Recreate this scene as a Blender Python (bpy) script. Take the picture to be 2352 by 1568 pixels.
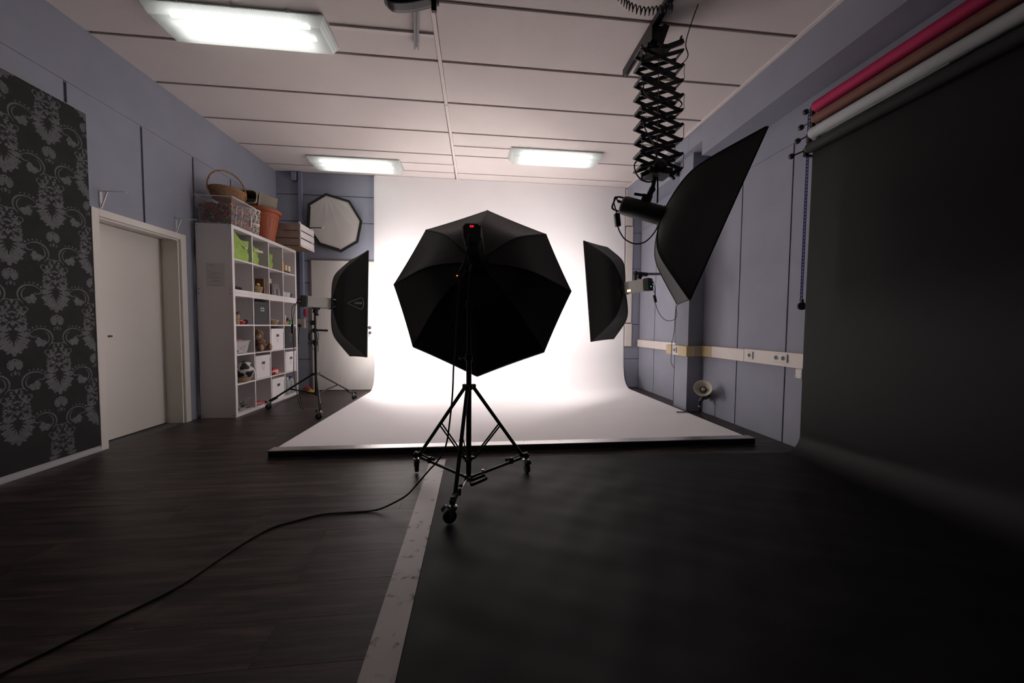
import bpy, math, random
from mathutils import Vector, Matrix
from math import sin, cos, pi, radians as R
random.seed(7)
for o in list(bpy.data.objects): bpy.data.objects.remove(o)
S = bpy.context.scene
COL = S.collection

# ------------------------------------------------------------------ camera
cam = bpy.data.cameras.new('camera'); cam.sensor_width = 36; cam.lens = 12.423
cam.clip_start = .05; cam.clip_end = 60
camo = bpy.data.objects.new('camera', cam); COL.objects.link(camo)
cr = (0.99480642, -0.10147071, 0.00799221); cu = (-0.00348987, 0.04447098, 0.99900458); cf = (0.10172512, 0.99384407, -0.0438859)
camo.matrix_world = Matrix(((cr[0], cu[0], -cf[0], 0), (cr[1], cu[1], -cf[1], 0), (cr[2], cu[2], -cf[2], 1.1197), (0, 0, 0, 1)))
S.camera = camo
# ------------------------------------------------------------------ world, exposure
w = bpy.data.worlds.new('world'); S.world = w; w.use_nodes = True
w.node_tree.nodes['Background'].inputs[0].default_value = (.02, .02, .025, 1)
S.view_settings.view_transform = 'Standard'; S.view_settings.look = 'None'
S.view_settings.exposure = 0; S.view_settings.gamma = 1; S.view_settings.use_curve_mapping = False
SOFT_E = 17.5      # radiance of the two background softboxes
TUBE_E = 8.5       # radiance of the fluorescent tubes
# ------------------------------------------------------------------ materials
MATS = {}
def mat(name, col, rough=.6, metal=0, var=.0, scale=8, bump=0, bscale=60, stretch=None, emit=None, es=0, spec=.5, alpha=1, trans=0, sheen=0, rand=0):
    """procedural material: noise-varied colour (var), optional bump and per-object variation (rand)"""
    if name in MATS: return MATS[name]
    m = bpy.data.materials.new(name); MATS[name] = m; m.use_nodes = True
    nt = m.node_tree; N = nt.nodes; L = nt.links; b = N['Principled BSDF']
    b.inputs['Base Color'].default_value = (*col, 1); b.inputs['Roughness'].default_value = rough
    b.inputs['Metallic'].default_value = metal; b.inputs['Specular IOR Level'].default_value = spec
    if trans: b.inputs['Transmission Weight'].default_value = trans
    if alpha < 1: b.inputs['Alpha'].default_value = alpha
    if sheen: b.inputs['Sheen Weight'].default_value = sheen
    if emit: b.inputs['Emission Color'].default_value = (*emit, 1); b.inputs['Emission Strength'].default_value = es
    tc = N.new('ShaderNodeTexCoord'); mp = N.new('ShaderNodeMapping'); L.new(tc.outputs['Object'], mp.inputs[0])
    if stretch: mp.inputs['Scale'].default_value = stretch
    if var:
        n = N.new('ShaderNodeTexNoise'); n.inputs['Scale'].default_value = scale; n.inputs['Detail'].default_value = 5
        L.new(mp.outputs[0], n.inputs[0])
        r = N.new('ShaderNodeMapRange'); r.inputs[1].default_value = .3; r.inputs[2].default_value = .7
        r.inputs[3].default_value = 1 - var; r.inputs[4].default_value = 1 + var; L.new(n.outputs[0], r.inputs[0])
        mx = N.new('ShaderNodeVectorMath'); mx.operation = 'SCALE'; mx.inputs[0].default_value = col; L.new(r.outputs[0], mx.inputs[3])
        out = mx.outputs[0]
        if rand:
            oi = N.new('ShaderNodeObjectInfo'); r2 = N.new('ShaderNodeMapRange'); L.new(oi.outputs['Random'], r2.inputs[0])
            r2.inputs[3].default_value = 1 - rand; r2.inputs[4].default_value = 1 + rand
            m2 = N.new('ShaderNodeVectorMath'); m2.operation = 'SCALE'; L.new(out, m2.inputs[0]); L.new(r2.outputs[0], m2.inputs[3]); out = m2.outputs[0]
        L.new(out, b.inputs['Base Color'])
    if bump:
        n = N.new('ShaderNodeTexNoise'); n.inputs['Scale'].default_value = bscale; n.inputs['Detail'].default_value = 3
        L.new(mp.outputs[0], n.inputs[0]); bp = N.new('ShaderNodeBump'); bp.inputs['Strength'].default_value = bump; bp.inputs['Distance'].default_value = .01
        L.new(n.outputs[0], bp.inputs['Height']); L.new(bp.outputs[0], b.inputs['Normal'])
    return m
def lin(r, g, b): return tuple(((c / 255) / 12.92 if c < 10.3 else (((c / 255) + .055) / 1.055) ** 2.4) for c in (r, g, b))

WALL = mat('painted_blue_grey', (.30, .31, .375), .75, var=.05, scale=3, bump=.12, bscale=120)
WALLD = mat('joint_dark', (.15, .15, .175), .9, var=.2, scale=30)
SEAM = mat('seam_grey', (.16, .165, .195), .9, var=.25, scale=12)
CEIL = mat('ceiling_panel', (.75, .675, .65), .85, var=.03, scale=2, bump=.15, bscale=160)
CEILD = mat('ceiling_joint', (.40, .355, .33), .9, var=.1)
BATT = mat('batten_white', (.80, .72, .69), .6, var=.03)
DOORW = mat('door_cream', (.76, .715, .66), .5, var=.02, scale=2)
DOORG = mat('door_wood_white', (.72, .68, .65), .55, var=.05, scale=6, stretch=(8, 1, .6))
PAPERW = mat('cove_white', (.86, .83, .835), .75, var=.015, scale=2)
ALU = mat('aluminium', (.55, .54, .53), .32, 1, var=.1, scale=4, stretch=(.3, 6, 6), bump=.05)
ALUP = mat('aluminium_stained', (.5, .5, .5), .4)
BLKM = mat('black_metal', (.012, .012, .013), .38, 0, var=.1)
BLKP = mat('black_plastic', (.016, .016, .017), .5, var=.1)
BLKF = mat('black_fabric', (.011, .011, .011), .62, var=.15, scale=20, bump=.25, bscale=25, stretch=(1, 1, 1))
BLKG = mat('grey_black_fabric', (.02, .019, .018), .55, var=.15, scale=20, bump=.3, bscale=18)
SILV = mat('silver_inside', (.5, .5, .5), .35, .7, var=.05)
HEADS = mat('head_silver', (.52, .50, .46), .45, .15, var=.04)
CHR = mat('chrome', (.7, .7, .7), .18, 1, var=.03)
RUB = mat('rubber', (.014, .014, .014), .7, var=.1)
WHT = mat('white_plastic', (.72, .70, .68), .4, var=.02)
SHW = mat('shelf_white', (.74, .69, .69), .45, var=.02, scale=3)
CREAM = mat('trunking_cream', (.74, .67, .62), .45, var=.02)
YEL = mat('trunking_yellowed', (.62, .49, .27), .5, var=.04)
TRG = mat('trunking_joint_grey', (.42, .40, .40), .5, var=.04)
BLK = mat('black_paint', (.01, .01, .01), .6, var=.05)
FABW = mat('diffuser_cloth', (.60, .56, .535), .8, var=.05, scale=3)
SLATE = mat('box_charcoal', (.026, .027, .032), .65, var=.08)
BOXW = mat('box_white', (.80, .76, .79), .6, var=.02)
# softbox diffuser: a lit lamp
def emis(name, col, st):
    m = bpy.data.materials.new(name); m.use_nodes = True; N = m.node_tree.nodes; L = m.node_tree.links
    N.remove(N['Principled BSDF']); e = N.new('ShaderNodeEmission'); e.inputs[0].default_value = (*col, 1); e.inputs[1].default_value = st
    L.new(e.outputs[0], N['Material Output'].inputs[0]); MATS[name] = m; return m
LIT = emis('lit_diffuser', (1, .925, .905), SOFT_E)
TUBE = emis('fluorescent_tube', (1, 1, .97), TUBE_E)
def cover_mat():
    m = bpy.data.materials.new('prismatic_acrylic'); m.use_nodes = True; N = m.node_tree.nodes; L = m.node_tree.links
    N.remove(N['Principled BSDF'])
    tr = N.new('ShaderNodeBsdfTransparent'); tl = N.new('ShaderNodeBsdfTranslucent'); gl = N.new('ShaderNodeBsdfDiffuse')
    tl.inputs[0].default_value = (.95, .98, .97, 1); gl.inputs[0].default_value = (.55, .56, .55, 1)
    tc = N.new('ShaderNodeTexCoord'); wv = N.new('ShaderNodeTexWave'); wv.inputs['Scale'].default_value = 22; wv.bands_direction = 'X'
    L.new(tc.outputs['Object'], wv.inputs[0])
    mr = N.new('ShaderNodeMapRange'); mr.inputs[3].default_value = .14; mr.inputs[4].default_value = .34; L.new(wv.outputs[1], mr.inputs[0])
    a = N.new('ShaderNodeMixShader'); a.inputs[0].default_value = .42; L.new(tl.outputs[0], a.inputs[1]); L.new(gl.outputs[0], a.inputs[2])
    b = N.new('ShaderNodeMixShader'); L.new(mr.outputs[0], b.inputs[0]); L.new(a.outputs[0], b.inputs[1]); L.new(tr.outputs[0], b.inputs[2])
    L.new(b.outputs[0], N['Material Output'].inputs[0]); return m
COVER = cover_mat()
def wood_mat():
    m = bpy.data.materials.new('dark_laminate'); m.use_nodes = True; N = m.node_tree.nodes; L = m.node_tree.links; b = N['Principled BSDF']
    tc = N.new('ShaderNodeTexCoord'); oi = N.new('ShaderNodeObjectInfo')
    ad = N.new('ShaderNodeVectorMath'); ad.operation = 'ADD'
    sc = N.new('ShaderNodeVectorMath'); sc.operation = 'SCALE'; sc.inputs[0].default_value = (37, 11, 5); L.new(oi.outputs['Random'], sc.inputs[3])
    L.new(tc.outputs['Object'], ad.inputs[0]); L.new(sc.outputs[0], ad.inputs[1])
    mp = N.new('ShaderNodeMapping'); mp.inputs['Scale'].default_value = (1.1, 11, 1); L.new(ad.outputs[0], mp.inputs[0])
    n1 = N.new('ShaderNodeTexNoise'); n1.inputs['Scale'].default_value = 1.6; n1.inputs['Detail'].default_value = 8; n1.inputs['Distortion'].default_value = .6
    L.new(mp.outputs[0], n1.inputs[0])
    mp2 = N.new('ShaderNodeMapping'); mp2.inputs['Scale'].default_value = (3, 90, 1); L.new(ad.outputs[0], mp2.inputs[0])
    n2 = N.new('ShaderNodeTexNoise'); n2.inputs['Scale'].default_value = 2; n2.inputs['Detail'].default_value = 6; L.new(mp2.outputs[0], n2.inputs[0])
    mm = N.new('ShaderNodeMath'); mm.operation = 'MULTIPLY_ADD'; mm.inputs[1].default_value = .45; L.new(n2.outputs[0], mm.inputs[0]); L.new(n1.outputs[0], mm.inputs[2])
    rp = N.new('ShaderNodeValToRGB'); L.new(mm.outputs[0], rp.inputs[0]); e = rp.color_ramp.elements
    e[0].position = .50; e[0].color = (.008, .006, .0055, 1); e[1].position = .92; e[1].color = (.085, .060, .053, 1)
    x = e.new(.70); x.color = (.030, .0215, .0195, 1)
    r2 = N.new('ShaderNodeMapRange'); L.new(oi.outputs['Random'], r2.inputs[0]); r2.inputs[3].default_value = .8; r2.inputs[4].default_value = 1.25
    m2 = N.new('ShaderNodeVectorMath'); m2.operation = 'SCALE'; L.new(rp.outputs[0], m2.inputs[0]); L.new(r2.outputs[0], m2.inputs[3])
    L.new(m2.outputs[0], b.inputs['Base Color'])
    b.inputs['Roughness'].default_value = .42; b.inputs['Specular IOR Level'].default_value = .35
    bp = N.new('ShaderNodeBump'); bp.inputs['Strength'].default_value = .12; bp.inputs['Distance'].default_value = .004
    L.new(n2.outputs[0], bp.inputs['Height']); L.new(bp.outputs[0], b.inputs['Normal'])
    MATS['dark_laminate'] = m; return m
WOOD = wood_mat()
def strip_mat():
    m = ALUP; N = m.node_tree.nodes; L = m.node_tree.links; b = N['Principled BSDF']
    tc = N.new('ShaderNodeTexCoord'); n = N.new('ShaderNodeTexNoise'); n.inputs['Scale'].default_value = 15; n.inputs['Detail'].default_value = 9; n.inputs['Roughness'].default_value = .62
    n2 = N.new('ShaderNodeTexNoise'); n2.inputs['Scale'].default_value = 3; L.new(tc.outputs['Object'], n.inputs[0]); L.new(tc.outputs['Object'], n2.inputs[0])
    rp = N.new('ShaderNodeValToRGB'); L.new(n.outputs[0], rp.inputs[0]); e = rp.color_ramp.elements
    e[0].position = .33; e[0].color = (.03, .027, .024, 1); e[1].position = .43; e[1].color = (.31, .29, .285, 1); x_ = e.new(.35); x_.color = (.13, .115, .105, 1)
    mr = N.new('ShaderNodeMapRange'); mr.inputs[3].default_value = .75; mr.inputs[4].default_value = 1.25; L.new(n2.outputs[0], mr.inputs[0])
    m2 = N.new('ShaderNodeVectorMath'); m2.operation = 'SCALE'; L.new(rp.outputs[0], m2.inputs[0]); L.new(mr.outputs[0], m2.inputs[3]); L.new(m2.outputs[0], b.inputs['Base Color'])
    b.inputs['Metallic'].default_value = .35; b.inputs['Roughness'].default_value = .45
strip_mat()
# ------------------------------------------------------------------ mesh helpers
class MB:
    def __init__(s): s.v = []; s.f = []
    def add(s, vs, fs):
        n = len(s.v); s.v += [tuple(p) for p in vs]; s.f += [tuple(i + n for i in f) for f in fs]; return s
    def hexa(s, p): return s.add(p, [(0, 3, 2, 1), (4, 5, 6, 7), (0, 1, 5, 4), (1, 2, 6, 5), (2, 3, 7, 6), (3, 0, 4, 7)])
    def box(s, x0, x1, y0, y1, z0, z1):
        return s.hexa([(x0, y0, z0), (x1, y0, z0), (x1, y1, z0), (x0, y1, z0), (x0, y0, z1), (x1, y0, z1), (x1, y1, z1), (x0, y1, z1)])
    def taper(s, x0, x1, y0, y1, z0, z1, dx, dy):   # box narrower at the bottom by dx, dy each side
        return s.hexa([(x0 + dx, y0 + dy, z0), (x1 - dx, y0 + dy, z0), (x1 - dx, y1 - dy, z0), (x0 + dx, y1 - dy, z0), (x0, y0, z1), (x1, y0, z1), (x1, y1, z1), (x0, y1, z1)])
    def obox(s, c, ax, ay, az, hx, hy, hz):
        c = Vector(c); ax = Vector(ax) * hx; ay = Vector(ay) * hy; az = Vector(az) * hz
        return s.hexa([c - ax - ay - az, c + ax - ay - az, c + ax + ay - az, c - ax + ay - az, c - ax - ay + az, c + ax - ay + az, c + ax + ay + az, c - ax + ay + az])
    def bar(s, a, b, wd, th, up=(0, 0, 1)):
        a = Vector(a); b = Vector(b); d = (b - a); l = d.length; d.normalize(); u = Vector(up); sd = d.cross(u)
        if sd.length < 1e-4: sd = d.cross(Vector((1, 0, 0)))
        sd.normalize(); u = sd.cross(d)
        return s.obox((a + b) / 2, d, sd, u, l / 2, wd / 2, th / 2)
    def cyl(s, a, b, r0, r1=None, n=16, caps=True):
        r1 = r0 if r1 is None else r1; a = Vector(a); b = Vector(b); d = (b - a).normalized()
        t = Vector((0, 0, 1)) if abs(d.z) < .9 else Vector((1, 0, 0)); p = d.cross(t).normalized(); q = d.cross(p)
        vs = []
        for c, r in ((a, r0), (b, r1)):
            for i in range(n): an = 2 * pi * i / n; vs.append(c + p * (cos(an) * r) + q * (sin(an) * r))
        fs = [(i, n + i, n + (i + 1) % n, (i + 1) % n) for i in range(n)]
        if caps: fs += [tuple(range(n)), tuple(range(2 * n - 1, n - 1, -1))]
        return s.add(vs, fs)
    def tube(s, pts, r, n=8, close=False):
        pts = [Vector(p) for p in pts]; m = len(pts); vs = []; prev = None
        for i, p in enumerate(pts):
            if close: d = pts[(i + 1) % m] - pts[i - 1]
            else: d = pts[min(i + 1, m - 1)] - pts[max(i - 1, 0)]
            d.normalize()
            if prev is None:
                t = Vector((0, 0, 1)) if abs(d.z) < .9 else Vector((1, 0, 0)); a = d.cross(t).normalized()
            else: a = (prev - d * prev.dot(d)).normalized()
            prev = a; b = d.cross(a); rr = r[i] if isinstance(r, (list, tuple)) else r
            for k in range(n): an = 2 * pi * k / n; vs.append(p + a * (cos(an) * rr) + b * (sin(an) * rr))
        fs = []
        for i in range(m if close else m - 1):
            j = (i + 1) % m
            for k in range(n): fs.append((i * n + k, i * n + (k + 1) % n, j * n + (k + 1) % n, j * n + k))
        if not close: fs += [tuple(range(n - 1, -1, -1)), tuple((m - 1) * n + k for k in range(n))]
        return s.add(vs, fs)
    def lathe(s, c, prof, n=24, ax=(0, 0, 1), sx=1, sy=1, a0=0):
        c = Vector(c); ax = Vector(ax).normalized(); t = Vector((1, 0, 0)) if abs(ax.x) < .9 else Vector((0, 1, 0))
        p = (t - ax * t.dot(ax)).normalized(); q = ax.cross(p); vs = []
        for r, h in prof:
            for k in range(n): an = 2 * pi * k / n + a0; vs.append(c + ax * h + p * (cos(an) * r * sx) + q * (sin(an) * r * sy))
        m = len(prof); fs = []
        for i in range(m - 1):
            for k in range(n): fs.append((i * n + k, i * n + (k + 1) % n, (i + 1) * n + (k + 1) % n, (i + 1) * n + k))
        if prof[0][0] > 1e-5: fs.append(tuple(range(n - 1, -1, -1)))
        if prof[-1][0] > 1e-5: fs.append(tuple((m - 1) * n + k for k in range(n)))
        return s.add(vs, fs)
    def ball(s, c, r, n=16, m=10, sq=(1, 1, 1)):
        vs = []; fs = []; c = Vector(c)
        for i in range(m + 1):
            th = pi * i / m
            for k in range(n): an = 2 * pi * k / n; vs.append(c + Vector((r * sq[0] * sin(th) * cos(an), r * sq[1] * sin(th) * sin(an), r * sq[2] * cos(th))))
        for i in range(m):
            for k in range(n): fs.append((i * n + k, (i + 1) * n + k, (i + 1) * n + (k + 1) % n, i * n + (k + 1) % n))
        return s.add(vs, fs)
    def grid(s, nu, nv, fn, wrap=False):
        vs = [fn(i / (nu - 1), j / (nv - 1)) for j in range(nv) for i in range(nu)]
        fs = [(j * nu + i, j * nu + i + 1, (j + 1) * nu + i + 1, (j + 1) * nu + i) for j in range(nv - 1) for i in range(nu - 1)]
        return s.add(vs, fs)
    def build(s, name, m, parent=None, bevel=0, smooth=35, solid=0, mods=None, label=None):
        off = Vector((0, 0, 0)); p = parent
        while p is not None: off += p.location; p = p.parent
        me = bpy.data.meshes.new(name); me.from_pydata([tuple(Vector(v) - off) for v in s.v], [], s.f); me.update()
        if smooth:
            me.polygons.foreach_set('use_smooth', [True] * len(me.polygons)); me.set_sharp_from_angle(angle=R(smooth))
        me.materials.append(m); o = bpy.data.objects.new(name, me); COL.objects.link(o)
        if parent is not None: o.parent = parent
        if solid:
            md = o.modifiers.new('solid', 'SOLIDIFY'); md.thickness = solid; md.offset = -1
        if bevel:
            md = o.modifiers.new('bevel', 'BEVEL'); md.width = bevel; md.segments = 2; md.limit_method = 'ANGLE'; md.angle_limit = R(40)
            md.harden_normals = True
        if label: o['label'] = label
        return o
def tag(o, label, cat=None, group=None, kind=None):
    o['label'] = label
    if cat: o['category'] = cat
    if group: o['group'] = group
    if kind: o['kind'] = kind
    return o
def thing(name, loc, label, cat, group=None):
    o = bpy.data.objects.new(name, None); COL.objects.link(o); o.location = loc; o.empty_display_size = .1
    return tag(o, label, cat, group)
def struct(name, label, mb=None, m=None, loc=(0, 0, 0), **k):
    if mb is None:
        o = bpy.data.objects.new(name, None); COL.objects.link(o); o.location = loc
    else: o = mb.build(name, m, **k)
    o['kind'] = 'structure'; o['label'] = label; return o
def copy_tree(o, parent=None):
    c = o.copy(); COL.objects.link(c); c.parent = parent
    for ch in list(o.children): copy_tree(ch, c)
    return c
def curve(pts, n=6):   # Catmull-Rom through the points
    P = [Vector(p) for p in pts]; out = []
    for i in range(len(P) - 1):
        a = P[max(i - 1, 0)]; b = P[i]; c = P[i + 1]; d = P[min(i + 2, len(P) - 1)]
        for k in range(n):
            t = k / n; out.append(.5 * ((2 * b) + (c - a) * t + (2 * a - 5 * b + 4 * c - d) * t * t + (3 * b - a - 3 * c + d) * t ** 3))
    out.append(P[-1]); return out
def text_mb(txt, size, org, ux, uy, off=0.0, thick=.0):
    cu_ = bpy.data.curves.new('t', 'FONT'); cu_.body = txt; cu_.size = size; cu_.align_x = 'CENTER'; cu_.align_y = 'CENTER'; cu_.resolution_u = 2
    if thick: cu_.offset = thick
    ob = bpy.data.objects.new('t', cu_); COL.objects.link(ob); dg = bpy.context.evaluated_depsgraph_get()
    me = bpy.data.meshes.new_from_object(ob.evaluated_get(dg)); mb = MB(); ux = Vector(ux); uy = Vector(uy); nn = ux.cross(uy); org = Vector(org)
    mb.add([org + ux * v.co.x + uy * v.co.y + nn * off for v in me.vertices], [tuple(p.vertices) for p in me.polygons])
    bpy.data.objects.remove(ob); bpy.data.meshes.remove(me); bpy.data.curves.remove(cu_); return mb

XL, XR, YB, YF = -3.266, 2.997, 6.258, -3.2
Hc = lambda y: 3.5788 + .0176 * (y - 4)
# ================================================================== FLOOR
fl = struct('floor', 'dark brown laminate floor of wide planks', MB().box(XL - .26, XR + .2, YF - .1, YB + .1, -.12, -.009), mat('floor_underlay', (.012, .01, .009), .9, var=.1), smooth=0)
def plank_mb(l, w_): return MB().box(0, l, 0, w_, -.008, 0)
PW, PL = .197, 1.29
base = plank_mb(PL - .0006, PW - .0006).build('plank', WOOD, fl, bevel=.0006, smooth=0)
pm = base.data; first = True; row = 0; y = -.4 + .004
while y < YB - .02:
    wd = min(PW, YB - y); x = XL - (random.random() * PL)
    while x < XR - .01:
        x0 = max(x, XL + .002); x1 = min(x + PL, XR - .002)
        if x1 - x0 > .02:
            if y > .1:
                o = base if first else base.copy()
                if not first: COL.objects.link(o)
                first = False
                o.location = (x0, y, 0); o.scale = ((x1 - x0) / PL, wd / PW, 1)
        x += PL
    y += PW; row += 1
tag(MB().box(XL, XR, YF, .1, -.0085, -.0005).build('plank', WOOD, fl, smooth=0), 'laminate behind the camera', kind='stuff')
MB().box(XL - .26, XL, 3.46, 4.31, -.0085, -.004).build('threshold', mat('screed_grey', (.10, .105, .10), .85, var=.2, scale=6), fl, smooth=0, label='grey bare threshold in the doorway')
# ================================================================== CEILING
ce = struct('ceiling', 'pinkish white panelled ceiling with long joints and one lengthwise batten')
def cbox(x0, x1, y0, y1, d0, d1): # box under the sloping ceiling, d = distance below the ceiling line
    return [(x0, y0, Hc(y0) - d1), (x1, y0, Hc(y0) - d1), (x1, y1, Hc(y1) - d1), (x0, y1, Hc(y1) - d1), (x0, y0, Hc(y0) - d0), (x1, y0, Hc(y0) - d0), (x1, y1, Hc(y1) - d0), (x0, y1, Hc(y1) - d0)]
MB().hexa(cbox(XL - .3, XR + .2, YF - .1, YB + .1, -.14, -.014)).build('backing', CEILD, ce, smooth=0)
J = [2.811 + .6325 * k for k in range(-9, 6)] + [YB]
for a, b in zip(J[:-1], J[1:]):
    b2 = min(b, YB)
    for x0, x1 in ((XL, -.36), (-.32, XR)):
        MB().hexa(cbox(x0, x1, a + .015, b2 - .015, -.014, 0)).build('panel', CEIL, ce, bevel=.003, smooth=0)
# batten runs slightly askew
bt = MB()
for (ya, xa, yb, xb) in ((-1.5, -.357, 4.1, -.337), (4.105, -.337, YB, -.322)):
    w2 = .017
    bt.hexa([(xa - w2, ya, Hc(ya) - .012), (xa + w2, ya, Hc(ya) - .012), (xb + w2, yb, Hc(yb) - .012), (xb - w2, yb, Hc(yb) - .012), (xa - w2, ya, Hc(ya) + .005), (xa + w2, ya, Hc(ya) + .005), (xb + w2, yb, Hc(yb) + .005), (xb - w2, yb, Hc(yb) + .005)])
bt.build('batten', BATT, ce, bevel=.003, smooth=0)
for x0, x1, yy in ((-1.195, -.36, 3.136), (-.32, .47, 5.052), (-1.16, -.345, 5.668)):
    MB().hexa(cbox(x0, x1, yy - .016, yy + .016, -.002, .016)).build('cable_channel', BATT, ce, bevel=.003, smooth=0)
MB().hexa(cbox(2.662, 2.70, YF, YB, -.005, .010)).build('edge_moulding', BATT, ce, bevel=.003, smooth=0)
# ================================================================== WALLS
wl = struct('wall_left', 'blue grey painted left wall of upright panels')
D0, D1, DH = 3.45, 4.305, 2.046   # door opening
MB().box(XL - .25, XL - .012, YF, D0, -.1, 3.8).box(XL - .25, XL - .012, D1, YB + .2, -.1, 3.8).box(XL - .25, XL - .012, D0, D1, DH, 3.8).box(XL - .27, XL - .24, D0 - .1, D1 + .1, 0, DH + .1).build('core', WALLD, wl, smooth=0)
js = [-3.2, -2.5, -1.87, -1.23, -.59, .05, .69, 1.33, 1.97, 2.61, 3.25, 3.896, 4.53, 5.165, 5.8, YB]
for a, b in zip(js[:-1], js[1:]):
    mb = MB(); a2, b2 = a + .011, b - .011
    if b2 < D0 or a2 > D1: mb.box(XL - .012, XL, a2, b2, 0, 3.043)
    else:
        ys_ = [a2] + [q for q in (D0, D1) if a2 < q < b2] + [b2]; P_ = [(a2, 3.043), (b2, 3.043)]
        if b2 > D1: P_ += [(b2, 0), (D1, 0), (D1, DH)]
        else: P_ += [(b2, DH)]
        if a2 < D0: P_ += [(D0, DH), (D0, 0), (a2, 0)]
        else: P_ += [(a2, DH)]
        n_p = len(P_); mb.add([(XL, q[0], q[1]) for q in P_] + [(XL - .012, q[0], q[1]) for q in P_], [tuple(range(n_p)), tuple(range(2 * n_p - 1, n_p - 1, -1))] + [(i, n_p + i, n_p + (i + 1) % n_p, (i + 1) % n_p) for i in range(n_p)])
    mb.build('wall_panel', WALL, wl, bevel=.002, smooth=0)
MB().box(XL - .012, XL, YF, YB, 3.047, 3.8).build('upper_band', WALL, wl, smooth=0)
MB().box(XL - .011, XL - .003, YF, YB, 3.03, 3.06).build('seam_filler', SEAM, wl, smooth=0)

wb = struct('wall_back', 'blue grey painted back wall of wide horizontal panels', MB().box(XL - .2, XR + .2, YB + .012, YB + .2, -.1, 3.8), WALLD, smooth=0)
zs = [0, .53, 1.167, 1.813, 2.18, 2.824, 3.257, 3.75]
for a, b in zip(zs[:-1], zs[1:]):
    mb = MB()
    mb.box(XL, XR, YB, YB + .012, a + .006, b - .006); mb.build('wall_panel', WALL, wb, bevel=.0015, smooth=0)
wr = struct('wall_right', 'blue grey painted right wall of upright panels', MB().box(XR + .012, XR + .2, YF, YB + .2, -.1, 3.8), WALLD, smooth=0)
js = [YF, -2.65, -1.99, -1.34, -.70, -.06, .572, 1.214, 1.856, 2.498, 3.14, 3.782, 4.424, 5.066, 5.69, YB]
for a, b in zip(js[:-1], js[1:]):
    MB().box(XR, XR + .012, a + .007, b - .007, 0, 2.872).build('wall_panel', WALL, wr, bevel=.002, smooth=0)
MB().box(XR - .001, XR + .012, YF, YB, 2.876, 3.8).build('upper_band', WALL, wr, smooth=0)
MB().box(XR + .004, XR + .011, YF, YB, 2.86, 2.89).build('seam_filler', SEAM, wr, smooth=0)
struct('wall_rear', 'blue grey wall behind the camera', MB().box(XL - .2, XR + .2, YF - .1, YF, -.1, 3.8), WALL, smooth=0)
struct('trim_1', 'boxed blue grey ceiling beam along the right wall above the paper rolls', MB().box(2.70, XR, YF, 4.10, 3.19, 3.75).box(2.71, XR, 4.10, 4.40, 3.375, 3.75), WALL, smooth=0, bevel=.004)
struct('trim_2', 'blue grey square pillar on the right wall behind the floor lamp', MB().box(2.787, XR, 4.403, 4.705, 0, 3.66), WALL, smooth=0, bevel=.004)
struct('trim_3', 'boxed ceiling beam continuing beyond the pillar to the back wall', MB().box(2.70, XR, 4.705, YB, 3.19, 3.75).box(2.71, XR, 4.40, 4.705, 3.375, 3.75), WALL, smooth=0, bevel=.004)
struct('trim_4', 'slim upright blue grey conduit in the left corner of the back wall', MB().box(-2.905, -2.845, YB - .05, YB, 1.21, 3.61), mat('conduit_blue', (.25, .26, .36), .6, var=.05), smooth=0, bevel=.006)
struct('trim_5', 'small square junction box under the ceiling beside the conduit', MB().box(-3.0, -2.93, YB - .06, YB, 3.47, 3.60), WALL, smooth=0, bevel=.004)
# damask panel = wallpapered board on the left wall
wp = thing('wallpaper_panel', (XL, 2.3, 0), 'black wallpapered board with grey damask ornament left of the doorway', 'wallpaper')
MB().box(XL + .001, XL + .014, -1.2, 3.382, .05, 2.862).build('board', mat('wallpaper_black', (.0125, .0115, .0125), .8, var=.25, scale=9, bump=.2, bscale=200), wp, smooth=0, label='black wallpaper ground with faint mottling')
MB().box(XL + .001, XL + .0155, -1.2, 3.386, 2.861, 2.865).build('top_edge', mat('edge_pale', (.4, .38, .38), .6), wp, smooth=0, label='pale top edging')
def leaf(cx, cy, ang, ln, wd, wob=.16, n=18):
    P = []
    for i in range(n):
        t = 2 * pi * i / n; r = 1 + wob * (1 if i % 2 else -1)
        u = ln * (.5 - .5 * cos(t)); v = wd * .5 * sin(t) * r * (.55 + .9 * (u / ln)) if True else 0
        P.append((cx + cos(ang) * u - sin(ang) * v, cy + sin(ang) * u + cos(ang) * v))
    return P
def arc(cx, cy, r, a0, a1, th, n=14):
    o_, i_ = [], []
    for k in range(n + 1):
        t = k / n; a = a0 + (a1 - a0) * t; h = th * (.25 + sin(pi * t) ** .7)
        o_.append((cx + cos(a) * (r + h / 2), cy + sin(a) * (r + h / 2))); i_.append((cx + cos(a) * (r - h / 2), cy + sin(a) * (r - h / 2)))
    return o_ + i_[::-1]
def dot(cx, cy, r): return [(cx + cos(2 * pi * k / 8) * r, cy + sin(2 * pi * k / 8) * r) for k in range(8)]
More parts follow.
